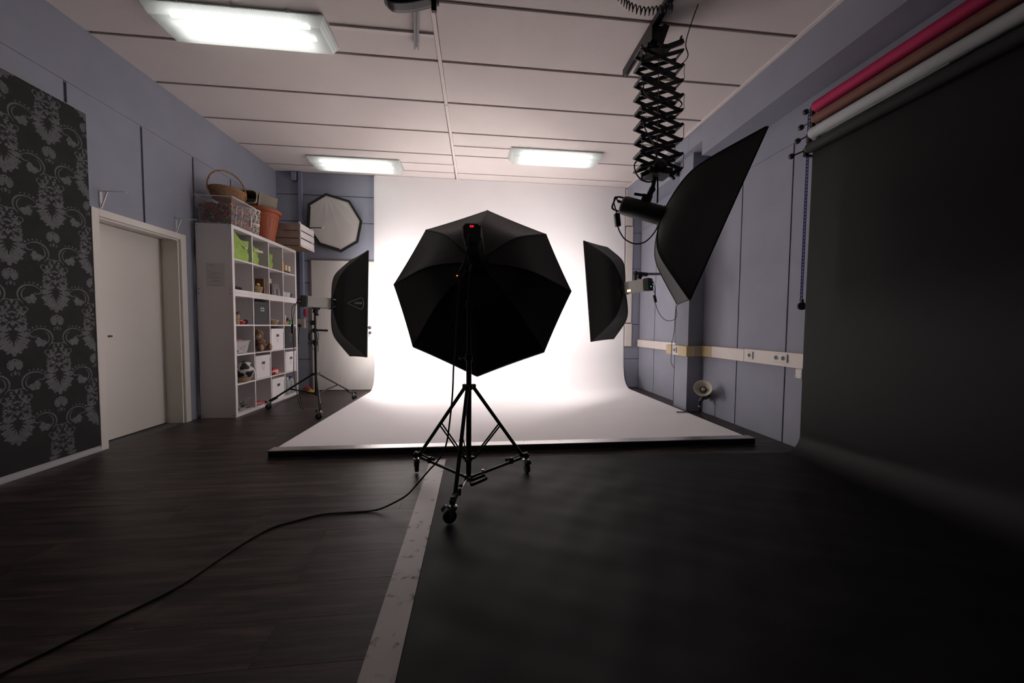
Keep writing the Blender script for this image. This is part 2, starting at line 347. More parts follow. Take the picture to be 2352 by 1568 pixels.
def motif():
    P = []; rm_ = random.Random(11)
    for sg in (1, -1):
        Q = []; rm_.seed(11)
        # lower fan of compound leaves
        for a, l, ox, oy in ((-84, .092, .010, -.075), (-60, .086, .016, -.062), (-36, .076, .020, -.046), (-8, .064, .022, -.028), (24, .054, .022, -.012)):
            ca, sa_ = cos(R(a)), sin(R(a)); Q.append(leaf(ox, oy, R(a), l, .022, .22))
            for f in (.35, .6, .82):
                bx, by = ox + ca * l * f, oy + sa_ * l * f
                for d_ in (48, -48): Q.append(leaf(bx, by, R(a + d_), l * .34, .016, .2, 10))
        # filigree egg above
        v = .0
        while v < .195:
            hw = .076 * (1 - ((v - .06) / .165) ** 2) if v > .06 else .066 + .010 * v / .06
            u = .008
            while u < hw:
                Q.append(leaf(u, v + rm_.uniform(-.004, .004), R(rm_.uniform(-60, 130)), rm_.uniform(.016, .027), rm_.uniform(.009, .013), .25, 10)); u += rm_.uniform(.012, .016)
            Q.append(dot(hw, v, .005)); v += .0165
        Q.append(arc(.030, .185, .032, R(5), R(175), .006)); Q.append(arc(.070, .150, .018, R(-70), R(110), .006))
        # scroll
        cx, cy = .108, .255
        Q.append(arc(cx, cy, .074, R(38), R(232), .009)); Q.append(arc(cx + .004, cy + .002, .056, R(120), R(262), .006)); Q.append(arc(cx + .042, cy + .034, .024, R(-150), R(50), .007))
        for k in range(6): a = R(28 + 16 * k); Q.append(dot(cx + cos(a) * .094, cy + sin(a) * .092, .0085 - .0007 * k))
        for a, l in ((262, .052), (300, .055), (335, .045), (225, .038), (20, .034)): Q.append(leaf(cx - .004, cy - .012, R(a), l, .026, .25))
        # small flower
        for a, l in ((75, .050), (45, .048), (15, .044), (-18, .040), (-52, .036)):
            Q.append(leaf(.002, .382, R(a), l, .016, .25)); Q.append(dot(.002 + cos(R(a + 12)) * l * .95, .382 + sin(R(a + 12)) * l * .95, .006))
        Q.append(arc(.012, .325, .011, R(-90), R(120), .005)); Q.append(leaf(.001, .35, R(-86), .032, .008))
        P += [[(u * sg, v) for u, v in (q_ if sg > 0 else q_[::-1])] for q_ in Q]
    P.append(leaf(0, -.128, R(-90), .062, .026)); P.append(leaf(0, .185, R(90), .035, .016)); P.append(leaf(0, .02, R(90), .05, .010))
    return P
def clip(P, lo, hi, ax):
    for val, sg in ((lo, 1), (hi, -1)):
        out = []
        for i in range(len(P)):
            a, b = P[i - 1], P[i]; ia = (a[ax] - val) * sg >= 0; ib = (b[ax] - val) * sg >= 0
            if ia != ib:
                t = (val - a[ax]) / (b[ax] - a[ax]); out.append((a[0] + (b[0] - a[0]) * t, a[1] + (b[1] - a[1]) * t))
            if ib: out.append(b)
        P = out
        if len(P) < 3: return []
    return P
MO = motif(); dm = MB()
for i in range(-7, 2):
    for k in range(-1, 5):
        cy0 = 3.108 + .267 * i; cz0 = .744 + .64 * k + (.32 if i % 2 else 0) - .0
        for j, P in enumerate(MO):
            Q = clip([(cy0 + u, cz0 + v) for u, v in P], -1.1, 3.380, 0)
            if Q: Q = clip(Q, .056, 2.86, 1)
            if Q: dm.add([(XL + .0142 + .0000022 * j, a, b) for a, b in Q], [tuple(range(len(Q)))])
dmo = dm.build('damask_print', mat('damask_grey', (.088, .085, .098), .55, var=.25, scale=40), wp, smooth=0, label='grey damask ornament printed on the wallpaper'); dmo['kind'] = 'stuff'
struct('baseboard_left', 'white moulded baseboard under the wallpapered board', MB().box(XL, XL + .020, -3.2, 3.388, 0, .038).box(XL, XL + .014, -3.2, 3.388, .038, .052), mat('baseboard_white', (.50, .49, .52), .5, var=.02), smooth=0, bevel=.003)
# ------------------------------------------------------------------ door_1 (left)
d1 = struct('door_1', 'plain cream door set deep in its frame on the left wall', loc=(XL, 3.9, 0))
MB().box(XL, XL + .018, 3.39, 3.452, 0, 2.107).box(XL, XL + .018, 4.303, 4.374, 0, 2.107).box(XL, XL + .018, 3.452, 4.303, 2.044, 2.107).build('casing', DOORW, d1, bevel=.003, smooth=0)
MB().box(XL - .235, XL, 3.43, 3.452, -.008, 2.05).box(XL - .235, XL, 4.301, 4.323, -.008, 2.05).box(XL - .235, XL, 3.452, 4.301, 2.042, 2.06).build('jamb_lining', DOORW, d1, smooth=0)
MB().box(XL - .012, XL - .004, 4.285, 4.301, 0, 2.042).box(XL - .012, XL - .004, 3.452, 4.285, 2.026, 2.042).build('door_stop', DOORW, d1, bevel=.002, smooth=0)
MB().box(XL - .225, XL - .185, 3.454, 4.299, .008, 2.038).build('door_leaf', DOORW, d1, bevel=.002, smooth=0)
MB().box(XL - .185, XL - .178, 3.70, 3.735, .985, 1.0).build('keyhole_plate', BLKM, d1, smooth=0)
# ------------------------------------------------------------------ door_2 (back)
d2 = struct('door_2', 'pale door in the back wall behind the left softbox stand', loc=(-2.2, YB, 0))
MB().box(-2.757, -2.735, YB - .018, YB + .001, 0, 2.212).box(-2.735, -1.70, YB - .018, YB + .001, 2.19, 2.212).build('frame', mat('door_frame_dark', (.16, .14, .125), .6), d2, smooth=0)
MB().box(-2.733, -1.72, YB - .014, YB + .001, .008, 2.188).build('door_leaf', DOORG, d2, bevel=.002, smooth=0)
h = MB().lathe((-1.80, YB - .014, 1.073), [(.027, 0), (.027, .012), (.012, .016), (.011, .05), (.0, .052)], 16, ax=(0, -1, 0)).tube([(-1.80, YB - .058, 1.073), (-1.86, YB - .06, 1.072), (-1.93, YB - .06, 1.071)], .010, 8).build('door_handle', BLKM, d2)
h = MB().lathe((-1.797, YB - .014, .985), [(.024, 0), (.024, .010), (0, .011)], 16, ax=(0, -1, 0)).build('lock_rose', BLKM, d2)
MB().box(-1.802, -1.792, YB - .05, YB - .024, .98, .99).box(-1.812, -1.806, YB - .045, YB - .04, .92, .985).build('key', CHR, h, smooth=0)
# ================================================================== COVE BACKDROP
def cove(x0, x1, thick):
    prof = []; ytop = YB - .045; r = .52; zf = .064
    prof.append((ytop, Hc(ytop) - .004)); 
    for k in range(1, 9): prof.append((ytop, Hc(ytop) - .004 + (zf + r - Hc(ytop) + .004) * k / 8))
    for k in range(1, 19): a = pi / 2 * k / 18; prof.append((ytop - r + r * cos(a), zf + r - r * sin(a)))
    for k in range(1, 13): prof.append((ytop - r + (3.182 - ytop + r) * k / 12, zf))
    return prof
pf = cove(0, 0, 0); cv = MB(); n = 13
def covx(u, y_, z_): # slight narrowing at the back, plumb edges
    k = min(1, max(0, (y_ - 3.18) / 2.5)); xl = -1.69 + .035 * k; xr = 2.62 - .016 * k; w_ = min(1, max(0, (y_ - 5.69) / .52)); w_ = w_ * w_
    xl += (-1.718 + .008 * z_ - xl) * w_; xr += (2.695 - .0105 * z_ - xr) * w_
    return xl + (xr - xl) * u
cv.add([(covx(i / (n - 1), a, b), a, b) for a, b in pf for i in range(n)], [(j * n + i, j * n + i + 1, (j + 1) * n + i + 1, (j + 1) * n + i) for j in range(len(pf) - 1) for i in range(n - 1)])
bd = thing('backdrop_cove', (.47, 4.7, 0), 'big white seamless cove backdrop sweeping from back wall onto the low platform', 'backdrop')
sw = cv.build('sweep', PAPERW, bd, smooth=60)
for e_ in sw.data.edges: e_.use_edge_sharp = False
be = {}
for pl in sw.data.polygons:
    for ek in pl.edge_keys: be[ek] = be.get(ek, 0) + 1
for e_ in sw.data.edges: e_.use_edge_sharp = be.get(e_.key, 0) == 1
md = sw.modifiers.new('s', 'SOLIDIFY'); md.thickness = .012; md.offset = 1
MB().box(-1.718, 2.668, 3.087, 5.75, .001, .0605).build('platform', mat('platform_edge', (.028, .022, .02), .5, var=.15), bd, bevel=.002, smooth=0, label='dark low platform carrying the sweep')
MB().box(-1.719, 2.669, 3.084, 3.182, .0605, .0655).box(-1.719, 2.669, 3.083, 3.0868, .056, .0655).build('edge_strip', ALU, bd, smooth=0, label='brushed metal strip along the front edge')
MB().box(-1.72, 2.67, 3.070, 3.087, .001, .006).build('foot_strip', ALU, bd, smooth=0)
sc = MB()
for k in range(13): sc.lathe((-1.6 + .34 * k, 3.165, .0655), [(.004, 0), (.003, .0015), (0, .0018)], 8)
sc.build('screw', BLKM, bd)
MB().hexa([(-1.724, YB - .045, .45), (-1.712, YB - .045, .45), (-1.712, YB - .002, .45), (-1.724, YB - .002, .45), (-1.700, YB - .045, 3.6), (-1.688, YB - .045, 3.6), (-1.688, YB - .002, 3.6), (-1.700, YB - .002, 3.6)]).build('side_edge', PAPERW, bd, smooth=0, label='thin white side edge of the backdrop wall')
# ================================================================== TRUNKING
vt = thing('cable_trunking', (2.73, YB, .75), 'upright white cable trunking on the back wall right of the backdrop', 'trunking')
lo = .762
for a, b in ((.765, 1.185), (1.195, 2.93), (2.94, 3.45), (3.46, 3.60)):
    x0 = 2.716 - .0125 * (a + b) / 2; x1 = x0 + .128
    MB().box(x0, x1, YB - .058, YB - .001, a, b - .006).build('cover', CREAM, vt, bevel=.004, smooth=0)
MB().hexa([(2.72, YB - .05, .77), (2.82, YB - .05, .77), (2.82, YB - .001, .77), (2.72, YB - .001, .77), (2.685, YB - .05, 3.6), (2.78, YB - .05, 3.6), (2.78, YB - .001, 3.6), (2.685, YB - .001, 3.6)]).build('channel', BLKP, vt, smooth=0)
wv_ = MB()
for k in range(5): z0 = .85 - .02 * k; wv_.tube(curve([(2.83, YB - .03, z0), (2.88, YB - .035, z0 - .012), (2.955, YB - .03, z0 - .004)]), .003, 6)
wv_.build('wire', mat('wire_grey', (.30, .29, .29), .5), vt)
tr = thing('wall_trunking', (2.96, 4.5, .75), 'cream cable trunking running along the right wall and around the pillar', 'trunking')
Z0, Z1 = .762, .888
xf = XR - .05
MB().box(xf, XR - .0005, 4.74, YB - .05, Z0, Z1).build('cover', CREAM, tr, bevel=.004, smooth=0)
PX = 2.733; PY = 4.345
MB().box(PX, 2.786, 4.705, 4.84, Z0 - .02, Z1 - .02).box(PX, XR, 4.706, 4.84, Z1 - .024, Z1 - .02).build('corner_cover', YEL, tr, bevel=.003, smooth=0, label='yellowed corner cover')
MB().box(PX, 2.786, 4.535, 4.705, Z0 - .022, Z1 - .018).build('cover', CREAM, tr, bevel=.003, smooth=0)
MB().box(PX, 2.786, 4.403, 4.535, Z0 - .024, Z1 - .016).box(PX, 2.852, PY, 4.402, Z0 - .024, Z1 - .016).build('corner_cover', YEL, tr, bevel=.003, smooth=0, label='yellowed corner cover')
MB().box(2.853, 2.915, PY, 4.402, Z0 - .02, Z1 - .012).build('cover', TRG, tr, bevel=.002, smooth=0)
MB().box(2.916, XR - .0005, PY, 4.402, Z0 - .02, Z1 - .012).box(xf, XR - .0005, 4.16, PY, Z0 - .016, Z1 - .008).build('corner_cover', YEL, tr, bevel=.003, smooth=0, label='yellowed corner cover')
MB().box(xf, XR - .0005, 3.618, 4.158, Z0 - .014, Z1 - .004).build('cover', CREAM, tr, bevel=.003, smooth=0)
MB().box(xf, XR - .0005, .3, 3.614, Z0 - .012, Z1).build('cover', CREAM, tr, bevel=.003, smooth=0)
def socket(x, y, z, n, label, grp=None):
    t = thing('power_socket', (x, y, z), label, 'socket', grp); w2 = .04
    MB().box(x - .012, x, y - w2 * n, y + w2 * n, z - .04, z + .04).build('frame', WHT, t, bevel=.004, smooth=0)
    for k in range(n):
        yc = y + (k - (n - 1) / 2) * .08
        MB().lathe((x - .012, yc, z), [(.026, 0), (.026, .003), (.021, .003), (.0205, -.004)], 20, ax=(-1, 0, 0)).build('insert', WHT, t)
        MB().lathe((x - .0122, yc, z), [(.0200, 0), (0, .0005)], 20, ax=(-1, 0, 0)).build('recess', mat('socket_dark', (.12, .10, .075), .6), t)
        MB().cyl((x - .0120, yc - .009, z), (x - .0133, yc - .009, z), .0028, n=8).cyl((x - .0120, yc + .009, z), (x - .0133, yc + .009, z), .0028, n=8).build('contact', BLK, t)
    return t
socket(PX, 4.610, .808, 1, 'white single wall socket on the pillar trunking')
socket(xf, 3.522, .825, 1, 'white single wall socket on the trunking right of the floor lamp')
socket(xf, 3.14, .830, 2, 'white double wall socket near the black paper edge')
sp = thing('adapter_plate', (XR, 2.965, .705), 'white rounded plate with four small holes below the trunking', 'plate')
MB().box(XR - .035, XR - .0005, 2.925, 2.995, .655, .749).build('plate', WHT, sp, bevel=.008, smooth=0)
for a in (-.02, .02):
    for b in (-.012, .012): MB().cyl((XR - .0352, 2.96 + a, .685 + b), (XR - .036, 2.96 + a, .685 + b), .003, n=8).build('hole', BLK, sp)
ss = thing('wall_socket', (-2.895, YB, 1.14), 'old grey beige surface socket with black plug in the back corner', 'socket')
MB().box(-2.955, -2.835, YB - .055, YB - .001, 1.055, 1.21).build('housing', mat('socket_beige', (.42, .38, .34), .5, var=.03), ss, bevel=.005, smooth=0)
MB().box(-2.956, -2.855, YB - .057, YB - .055, 1.131, 1.134).build('joint_line', BLK, ss, smooth=0)
MB().lathe((-2.905, YB - .055, 1.095), [(.026, 0), (.024, .03), (.01, .035), (0, .036)], 16, ax=(0, -1, 0)).build('plug', BLKP, ss)
tag(MB().tube(curve([(-2.903, YB - .08, 1.085), (-2.906, 6.16, .95), (-2.915, 6.12, .7), (-2.93, 6.1, .35), (-2.88, 6.04, .1), (-2.78, 5.85, .012), (-2.755, 5.3, .01), (-2.70, 5.02, .01)]), .0045, 6).build('power_cable', BLKP), 'black cable hanging from the corner socket to the floor', 'cable')
# ================================================================== CEILING LIGHTS
def fixture(x0, x1, y0, y1, dz, label, grp):
    t = thing('ceiling_light', ((x0 + x1) / 2, (y0 + y1) / 2, Hc((y0 + y1) / 2)), label, 'lamp', grp)
    z1 = Hc((y0 + y1) / 2) - .004; z0 = z1 - dz
    MB().box(x0 + .01, x1 - .01, y0 + .01, y1 - .01, z1 - .022, z1 - .002).build('housing', mat('fixture_white', (.62, .64, .62), .5), t, bevel=.003, smooth=0)
    for k in (0, 1):
        yc = y0 + (y1 - y0) * (.32 + .36 * k)
        MB().cyl((x0 + .15, yc, z1 - .040), (x1 - .15, yc, z1 - .040), .011, n=10).build('tube', TUBE, t)
    c = MB().hexa([(x0 + .045, y0 + .035, z0), (x1 - .045, y0 + .035, z0), (x1 - .045, y1 - .035, z0), (x0 + .045, y1 - .035, z0), (x0, y0, z1 - .012), (x1, y0, z1 - .012), (x1, y1, z1 - .012), (x0, y1, z1 - .012)])
    c.f.remove(tuple([i + 0 for i in (4, 5, 6, 7)])); c.build('prismatic_cover', COVER, t, smooth=0)
    for xx in (x0 + (x1 - x0) * .2, (x0 + x1) / 2, x1 - (x1 - x0) * .2): MB().box(xx - .012, xx + .012, y0 - .006, y0 + .004, z1 - .025, z1 - .006).build('clip', WHT, t, smooth=0)
G = 'fluorescent ceiling lights'
fixture(-2.53, -1.20, 3.02, 3.36, .095, 'nearest and largest lit fluorescent ceiling light, left above the wallpaper', G)
fixture(-2.49, -1.15, 5.57, 5.93, .095, 'lit fluorescent ceiling light above the hanging white octagon', G)
fixture(.47, 1.81, 4.97, 5.33, .095, 'lit fluorescent ceiling light above the white backdrop, beside the scissor arm', G)
# ================================================================== STUDIO LIGHTS
def axes(yaw, pitch, roll):
    n = Vector((sin(yaw) * cos(pitch), cos(yaw) * cos(pitch), sin(pitch))); r = Vector((cos(yaw), -sin(yaw), 0)); u = r.cross(n)
    return n, r * cos(roll) + u * sin(roll), u * cos(roll) - r * sin(roll)
PROF = lambda t, A_: A_ * (1 - (1 - t) ** 11) + (1 - A_) * t ** .92
def softbox(t, c, ax, rim, d, a, fab, fab2, difmat, exp=.42, sag=.045, lip=.012, inside=SILV, bulge=.02):
    """rim: list of (u,v) corners, counter-clockwise; one fabric panel between each pair of ribs"""
    n_, r_, u_ = ax; c = Vector(c); A = c - n_ * d; m = len(rim)
    def pt(u, v, k): return A + n_ * k + r_ * u + u_ * v
    def ring(tt, i, f):
        s_ = PROF(tt, exp)
        def cor(j):
            x, y = rim[j % m]; l = math.hypot(x, y); return Vector((x, y)) * ((a / l) * (1 - s_) + s_)
        p = cor(i) * (1 - f) + cor(i + 1) * f; g = 1 - sag * 4 * f * (1 - f) * sin(pi * min(tt, 1)) - .007 * 4 * f * (1 - f)
        return pt(p.x * g, p.y * g, d * tt)
    for i in range(m):
        MB().grid(11, 17, lambda f, tt: ring(tt ** 1.5, i, f)).build('fabric_panel', fab2[i] if isinstance(fab2, dict) and i in fab2 else fab, t, smooth=50)
    rb = MB()
    for i in range(m): rb.tube([ring((k / 18) ** 1.5, i, 0) - n_ * .002 for k in range(19)], .005, 6)
    rb.build('rib_seam', fab, t)
    # hem strip around the mouth
    hm = MB()
    for i in range(m):
        for f0 in range(8):
            p0 = ring(1, i, f0 / 8); p1 = ring(1, i, (f0 + 1) / 8); hm.add([p0, p1, p1 + n_ * lip, p0 + n_ * lip], [(0, 1, 2, 3)])
    hm.build('hem', fab, t, smooth=0, solid=.004)
    # diffuser
    K = 6; vs = [c + n_ * (lip * .5 + bulge)]; fs = []; M_ = m * 8
    for k in range(1, K + 1):
        for i in range(m):
            for f0 in range(8):
                p = ring(1, i, f0 / 8); q = c + (p - c) * (k / K) * .995; w_ = 1 - (k / K) ** 2; vs.append(q + n_ * (lip * .5 + bulge * w_))
    for i in range(M_): fs.append((0, 1 + i, 1 + (i + 1) % M_))
    for k in range(K - 1):
        for i in range(M_): fs.append((1 + k * M_ + i, 1 + (k + 1) * M_ + i, 1 + (k + 1) * M_ + (i + 1) % M_, 1 + k * M_ + (i + 1) % M_))
    MB().add(vs, fs).build('diffuser', difmat, t, smooth=60)
    MB().lathe(A, [(a * .98, -.02), (a * .98, .012), (a * .7, .012)], 20, ax=n_).build('speed_ring', BLKM, t)
    return A
def rect(W, H): return [(-W / 2, -H / 2), (W / 2, -H / 2), (W / 2, H / 2), (-W / 2, H / 2)]
# ---- left background softbox
def head_box(t, A, ax, ln, w2, h2, body, cap):
    n_, r_, u_ = ax
    MB().obox(A - n_ * (.03 + ln * .42), n_, r_, u_, ln * .42, w2, h2).build('body', body, t, bevel=.012, smooth=0)
    MB().obox(A - n_ * .018, n_, r_, u_, .016, w2 + .004, h2 + .004).build('front_collar', BLKP, t, bevel=.004, smooth=0)
    MB().obox(A - n_ * (.03 + ln * .84 + .035), n_, r_, u_, .035, w2 + .003, h2 + .003).build('rear_cap', cap, t, bevel=.012, smooth=0)
    e = A - n_ * (.03 + ln * .84 + .07)
    MB().cyl(e + u_ * h2 * .3, e + u_ * h2 * .3 - n_ * .03, .011).build('plug', BLKP, t); MB().cyl(e - u_ * h2 * .3, e - u_ * h2 * .3 - n_ * .025, .008).build('plug', BLKP, t)
    return e
def led(t, p, r, nm, col, st): MB().ball(p, r, 8, 6).build('indicator_light', MATS.get(nm) or emis(nm, col, st), t)
axL = axes(.946, -.0402, .0492); cL = Vector((-1.6562, 5.2234, 1.3873))
sl = thing('studio_softbox', (-2.1, 4.89, 1.33), 'black softbox with silver flash head on the left stand, white wedge emblem on its side', 'softbox')
Al = softbox(sl, cL, axL, rect(.6775, 1.4391), .342, .075, BLKF, {2: BLKG, 0: BLKG}, LIT, bulge=.05)
eL = head_box(sl, Al, axL, .34, .062, .07, HEADS, BLKP)
n_, r_, u_ = axL
MB().tube(curve([Al - n_ * .01 + r_ * .075 + u_ * .055, Al + n_ * .03 + r_ * .10 + u_ * .03, Al + n_ * .03 + r_ * .10 - u_ * .03, Al - n_ * .01 + r_ * .075 - u_ * .055]), .006, 8).build('latch_loop', CHR, sl)
# emblem on the near side panel: outline wedge with letters
def emblem():
    # near (right-hand) panel surface frame, sampled from the panel itself
    W, H, d, a = .6775, 1.4391, .342, .075; A = cL - n_ * d
    def P(tt, v):
        s_ = PROF(tt, .42); l = math.hypot(W / 2, H / 2); x = (W / 2) * ((a / l) * (1 - s_) + s_); y = (H / 2) * ((a / l) * (1 - s_) + s_)
        f = (v / y + 1) / 2; g = 1 - .045 * 4 * f * (1 - f) * sin(pi * tt) - .007 * 4 * f * (1 - f)
        return A + n_ * (d * tt) + r_ * (x * g) + u_ * v
    def Q(tt, v): # lifted 2 mm off the cloth
        p = P(tt, v); a1 = P(tt + .01, v) - p; b1 = P(tt, v + .01) - p; nn = a1.cross(b1).normalized()
        if nn.dot(-p + Vector((0, 0, 1.1))) < 0: nn = -nn
        return p + nn * .003
    mb = MB(); pts = [(.36, .0)]
    pts += [(.80, .078)] + [(.80 + .09 * cos(R(a_)), .078 * sin(R(a_))) for a_ in range(80, -81, -10)] + [(.80, -.078)]
    dense = []
    for i in range(len(pts)):
        a0, b0 = pts[i], pts[(i + 1) % len(pts)]
        k_ = 6
        for k in range(k_): dense.append((a0[0] + (b0[0] - a0[0]) * k / k_, a0[1] + (b0[1] - a0[1]) * k / k_))
    mb.tube([Q(a_, b_) for a_, b_ in dense], .0022, 5, close=True)
    em = mat('emblem_print', (.42, .42, .40), .6); mb.build('emblem_outline', em, sl, label='pale printed wedge outline')
    tm = text_mb('CUOE', .034, (0, 0, 0), (1, 0, 0), (0, 1, 0), 0, .0012); out = MB(); out.f = tm.f
    out.v = [tuple(Q(.72 + v[0] * 2.55, .003 + v[1])) for v in tm.v]; out.build('emblem_letters', em, sl, smooth=0, label='pale printed letters')
emblem()
# ---- right background softbox
axR = axes(-.7203, -.0813, .0363); cR = Vector((1.6743, 4.6974, 1.5881))
sr = thing('studio_softbox', (1.95, 4.35, 1.62), 'black softbox with silver flash head on the wall arm right of the big octagon', 'softbox')
Ar = softbox(sr, cR, axR, rect(.6162, 1.3102), .3548, .075, BLKF, {2: BLKG, 0: BLKG}, LIT)
eR = head_box(sr, Ar, axR, .30, .062, .074, HEADS, BLKG)
n2, r2, u2 = axR
MB().obox(Ar - n2 * .09 - r2 * .0625 - u2 * .045, n2, r2, u2, .022, .0015, .013).build('vent_window', emis('modelling_glow', (1, .62, .28), 3.2), sr, smooth=0, label='vent window glowing warm from the lamp inside')
led(sr, eR - u2 * .03 - n2 * .002 - r2 * .02, .005, 'green_led', (.05, 1, .25), 2.0)
# wall arm
MB_ = MB; hub = Vector(Ar - n2 * .17) + Vector((0, 0, .14))
wa = thing('boom_bracket', (2.787, 4.55, 1.83), 'grey boom arm reaching from the pillar to the right flash head', 'bracket')
MB().cyl(hub + Vector((.05, .02, .02)), (2.787, 4.55, 1.84), .017, n=14).build('tube', mat('arm_grey', (.22, .21, .21), .4, .6, var=.05), wa)
MB().cyl(hub + Vector((.03, .01, .02)), hub + Vector((.15, .05, .02)), .026, n=14).build('grip', BLKP, wa)
MB().ball(hub + Vector((-.02, 0, .025)), .03).cyl(hub + Vector((-.02, 0, .02)), hub + Vector((-.02, 0, -.09)), .017, n=10).bar(hub + Vector((.05, .01, 0)), hub + Vector((.03, .01, -.04)), .02, .05).build('tilt_head', BLKP, wa)
MB().box(2.775, 2.787, 4.50, 4.60, 1.79, 1.89).build('wall_plate', BLKM, wa, bevel=.003, smooth=0)
# ---- big softbox under the scissor arm
axB = axes(2.0032, -.365, -.0197); cB = Vector((1.9195, 2.7186, 1.9072))
sb = thing('studio_softbox', (1.40, 2.95, 2.13), 'large black softbox hanging from the ceiling scissor arm, black flash head', 'softbox')
Ab = softbox(sb, cB, axB, rect(.80, 1.2289), .4181, .085, BLKF, {3: mat('lit_side_tint', (.032, .030, .029), .5, bump=.3, bscale=14, var=.2)}, FABW, exp=.34)  # left panel's paler black paints in light falling on it from the left
n3, r3, u3 = axB
MB().lathe(Ab - n3 * .36, [(.0, -.0), (.062, 0), (.074, .012), (.078, .04), (.078, .33), (.070, .35)], 20, ax=n3).build('body', BLKP, sb)
MB().tube(curve([Ab - n3 * .35 + u3 * .06, Ab - n3 * .42 + u3 * .05, Ab - n3 * .43, Ab - n3 * .42 - u3 * .05, Ab - n3 * .35 - u3 * .06]), .008, 8).build('handle', BLKP, sb)
MB().cyl(Ab - n3 * .36 + u3 * .02, Ab - n3 * .40 + u3 * .02, .012).build('plug', BLKP, sb)
# ---- central octabox
axC = axes(.100, -.302, -.031); cC = Vector((.0505, 2.855, 1.422)); rC = .71
oc = thing('studio_octabox', (-.02, 2.3, 1.55), 'huge black octagonal softbox seen from behind, red display on its flash head', 'softbox')
octr = [(rC * sin(i * pi / 4), rC * cos(i * pi / 4)) for i in range(8)][::-1]
Ac = softbox(oc, cC, axC, octr, .424, .08, BLKF, None, mat('octa_diffuser', (.55, .50, .47), .8), exp=.30, sag=.035, lip=.028)
n4, r4, u4 = axC
prof = [(-.5, -.9), (.5, -.9), (.85, -.3), (.72, .7), (.5, 1), (-.7, 1), (-.9, .7), (-.8, -.2)]
hb = MB(); vs = []
for k, s_ in ((-.37, .86), (-.345, 1), (-.05, 1.0), (-.01, .8)):
    for x, y in prof: vs.append(Ac + n4 * k + r4 * (x * .072 * s_) + u4 * (y * .078 * s_))
hb.add(vs, [tuple(range(7, -1, -1)), tuple(range(24, 32))] + [(j * 8 + i, j * 8 + (i + 1) % 8, (j + 1) * 8 + (i + 1) % 8, (j + 1) * 8 + i) for j in range(3) for i in range(8)])
hb.build('body', BLKP, oc, bevel=.006, smooth=0)
pc = Ac - n4 * .3705
MB().obox(pc + u4 * .022, n4, r4, u4, .001, .05, .03).build('display_panel', BLK, oc, smooth=0)
RED = emis('red_display', (1, .01, .04), 1.6)
tm = text_mb('5.0', .017, pc + u4 * .044 - r4 * .004 - n4 * .0015, r4, u4, .0, .0012); tm.build('display_digits', RED, oc, smooth=0, label='glowing red digits')
for dx in (-.028, -.012, .012): led(oc, pc + u4 * .047 + r4 * (dx - .002), .0013, 'green_dot', (.2, .9, .1), .35)
MB().tube(curve([pc + u4 * -.01 - r4 * .012, pc - n4 * .03 - r4 * .014 - u4 * .04, pc - n4 * .02 - r4 * .012 - u4 * .10]), .004, 6).build('flex_lead', BLKP, oc)
led(oc, Vector((-.108, 2.06, 1.405)), .0035, 'red_led', (1, .12, .05), 4)
MB().obox(Vector((-.10, 2.075, 1.40)), (1, 0, 0), (0, 1, 0), (0, 0, 1), .014, .012, .03).bar((-.10, 2.08, 1.42), tuple(pc - u4 * .05 + n4 * .03), .008, .008).build('trigger', BLKP, oc, smooth=0)
# ================================================================== STANDS
def caster(t, p, dr, s_=1.0, brake=True):
    """swivel caster: wheel on the floor at p, dr = rolling direction"""
    p = Vector((p[0], p[1], 0)); dr = Vector((dr[0], dr[1], 0)).normalized(); sd = Vector((-dr.y, dr.x, 0)); r = .034 * s_; c = p + Vector((0, 0, r + (.0065 if s_ > 1.1 else .0005)))
    w_ = MB().lathe(c - sd * .011 * s_, [(0, 0), (r * .55, 0), (r * .95, 0), (r, .004 * s_), (r, .018 * s_), (r * .95, .022 * s_), (0, .022 * s_)], 22, ax=sd).build('wheel', RUB, t)
    MB().lathe(c - sd * .0125 * s_, [(.010 * s_, 0), (.010 * s_, .025 * s_)], 10, ax=sd).build('hub', CHR, w_)
    top = c - dr * .016 * s_ + Vector((0, 0, r * 1.25)); f = MB()
    for g in (-1, 1): f.hexa([c + sd * g * .0135 * s_ - dr * .008 * s_, c + sd * g * .0135 * s_ + dr * .008 * s_, c + sd * g * .016 * s_ + dr * .008 * s_, c + sd * g * .016 * s_ - dr * .008 * s_, top + sd * g * .0135 * s_ - dr * .02 * s_, top + sd * g * .0135 * s_ + dr * .024 * s_, top + sd * g * .016 * s_ + dr * .024 * s_, top + sd * g * .016 * s_ - dr * .02 * s_])
    f.obox(top + Vector((0, 0, .001)), dr, sd, (0, 0, 1), .024 * s_, .017 * s_, .002); f.build('fork', mat('zinc', (.42, .44, .44), .3, .9, var=.08), t, bevel=.0012, smooth=0)
    MB().lathe(top, [(.019 * s_, .002), (.019 * s_, .008 * s_), (.012 * s_, .012 * s_), (.012 * s_, .030 * s_)], 14).build('swivel', CHR, t)
    if brake: MB().grid(4, 5, lambda a_, b_: top + dr * (.02 + .035 * b_) * s_ + sd * (a_ - .5) * .03 * s_ + Vector((0, 0, (.004 + .014 * sin(b_ * pi) - .012 * b_) * s_))).build('brake_pedal', BLKP, t, solid=.003)
    return top + Vector((0, 0, .028 * s_))
def clampknob(mb, p, d, s_=1): p = Vector(p); d = Vector(d).normalized(); mb.cyl(p, p + d * .03 * s_, .004 * s_, n=8); mb.lathe(p + d * .03 * s_, [(.004, 0), (.012 * s_, .003), (.012 * s_, .014 * s_), (.006, .018 * s_)], 8, ax=d)
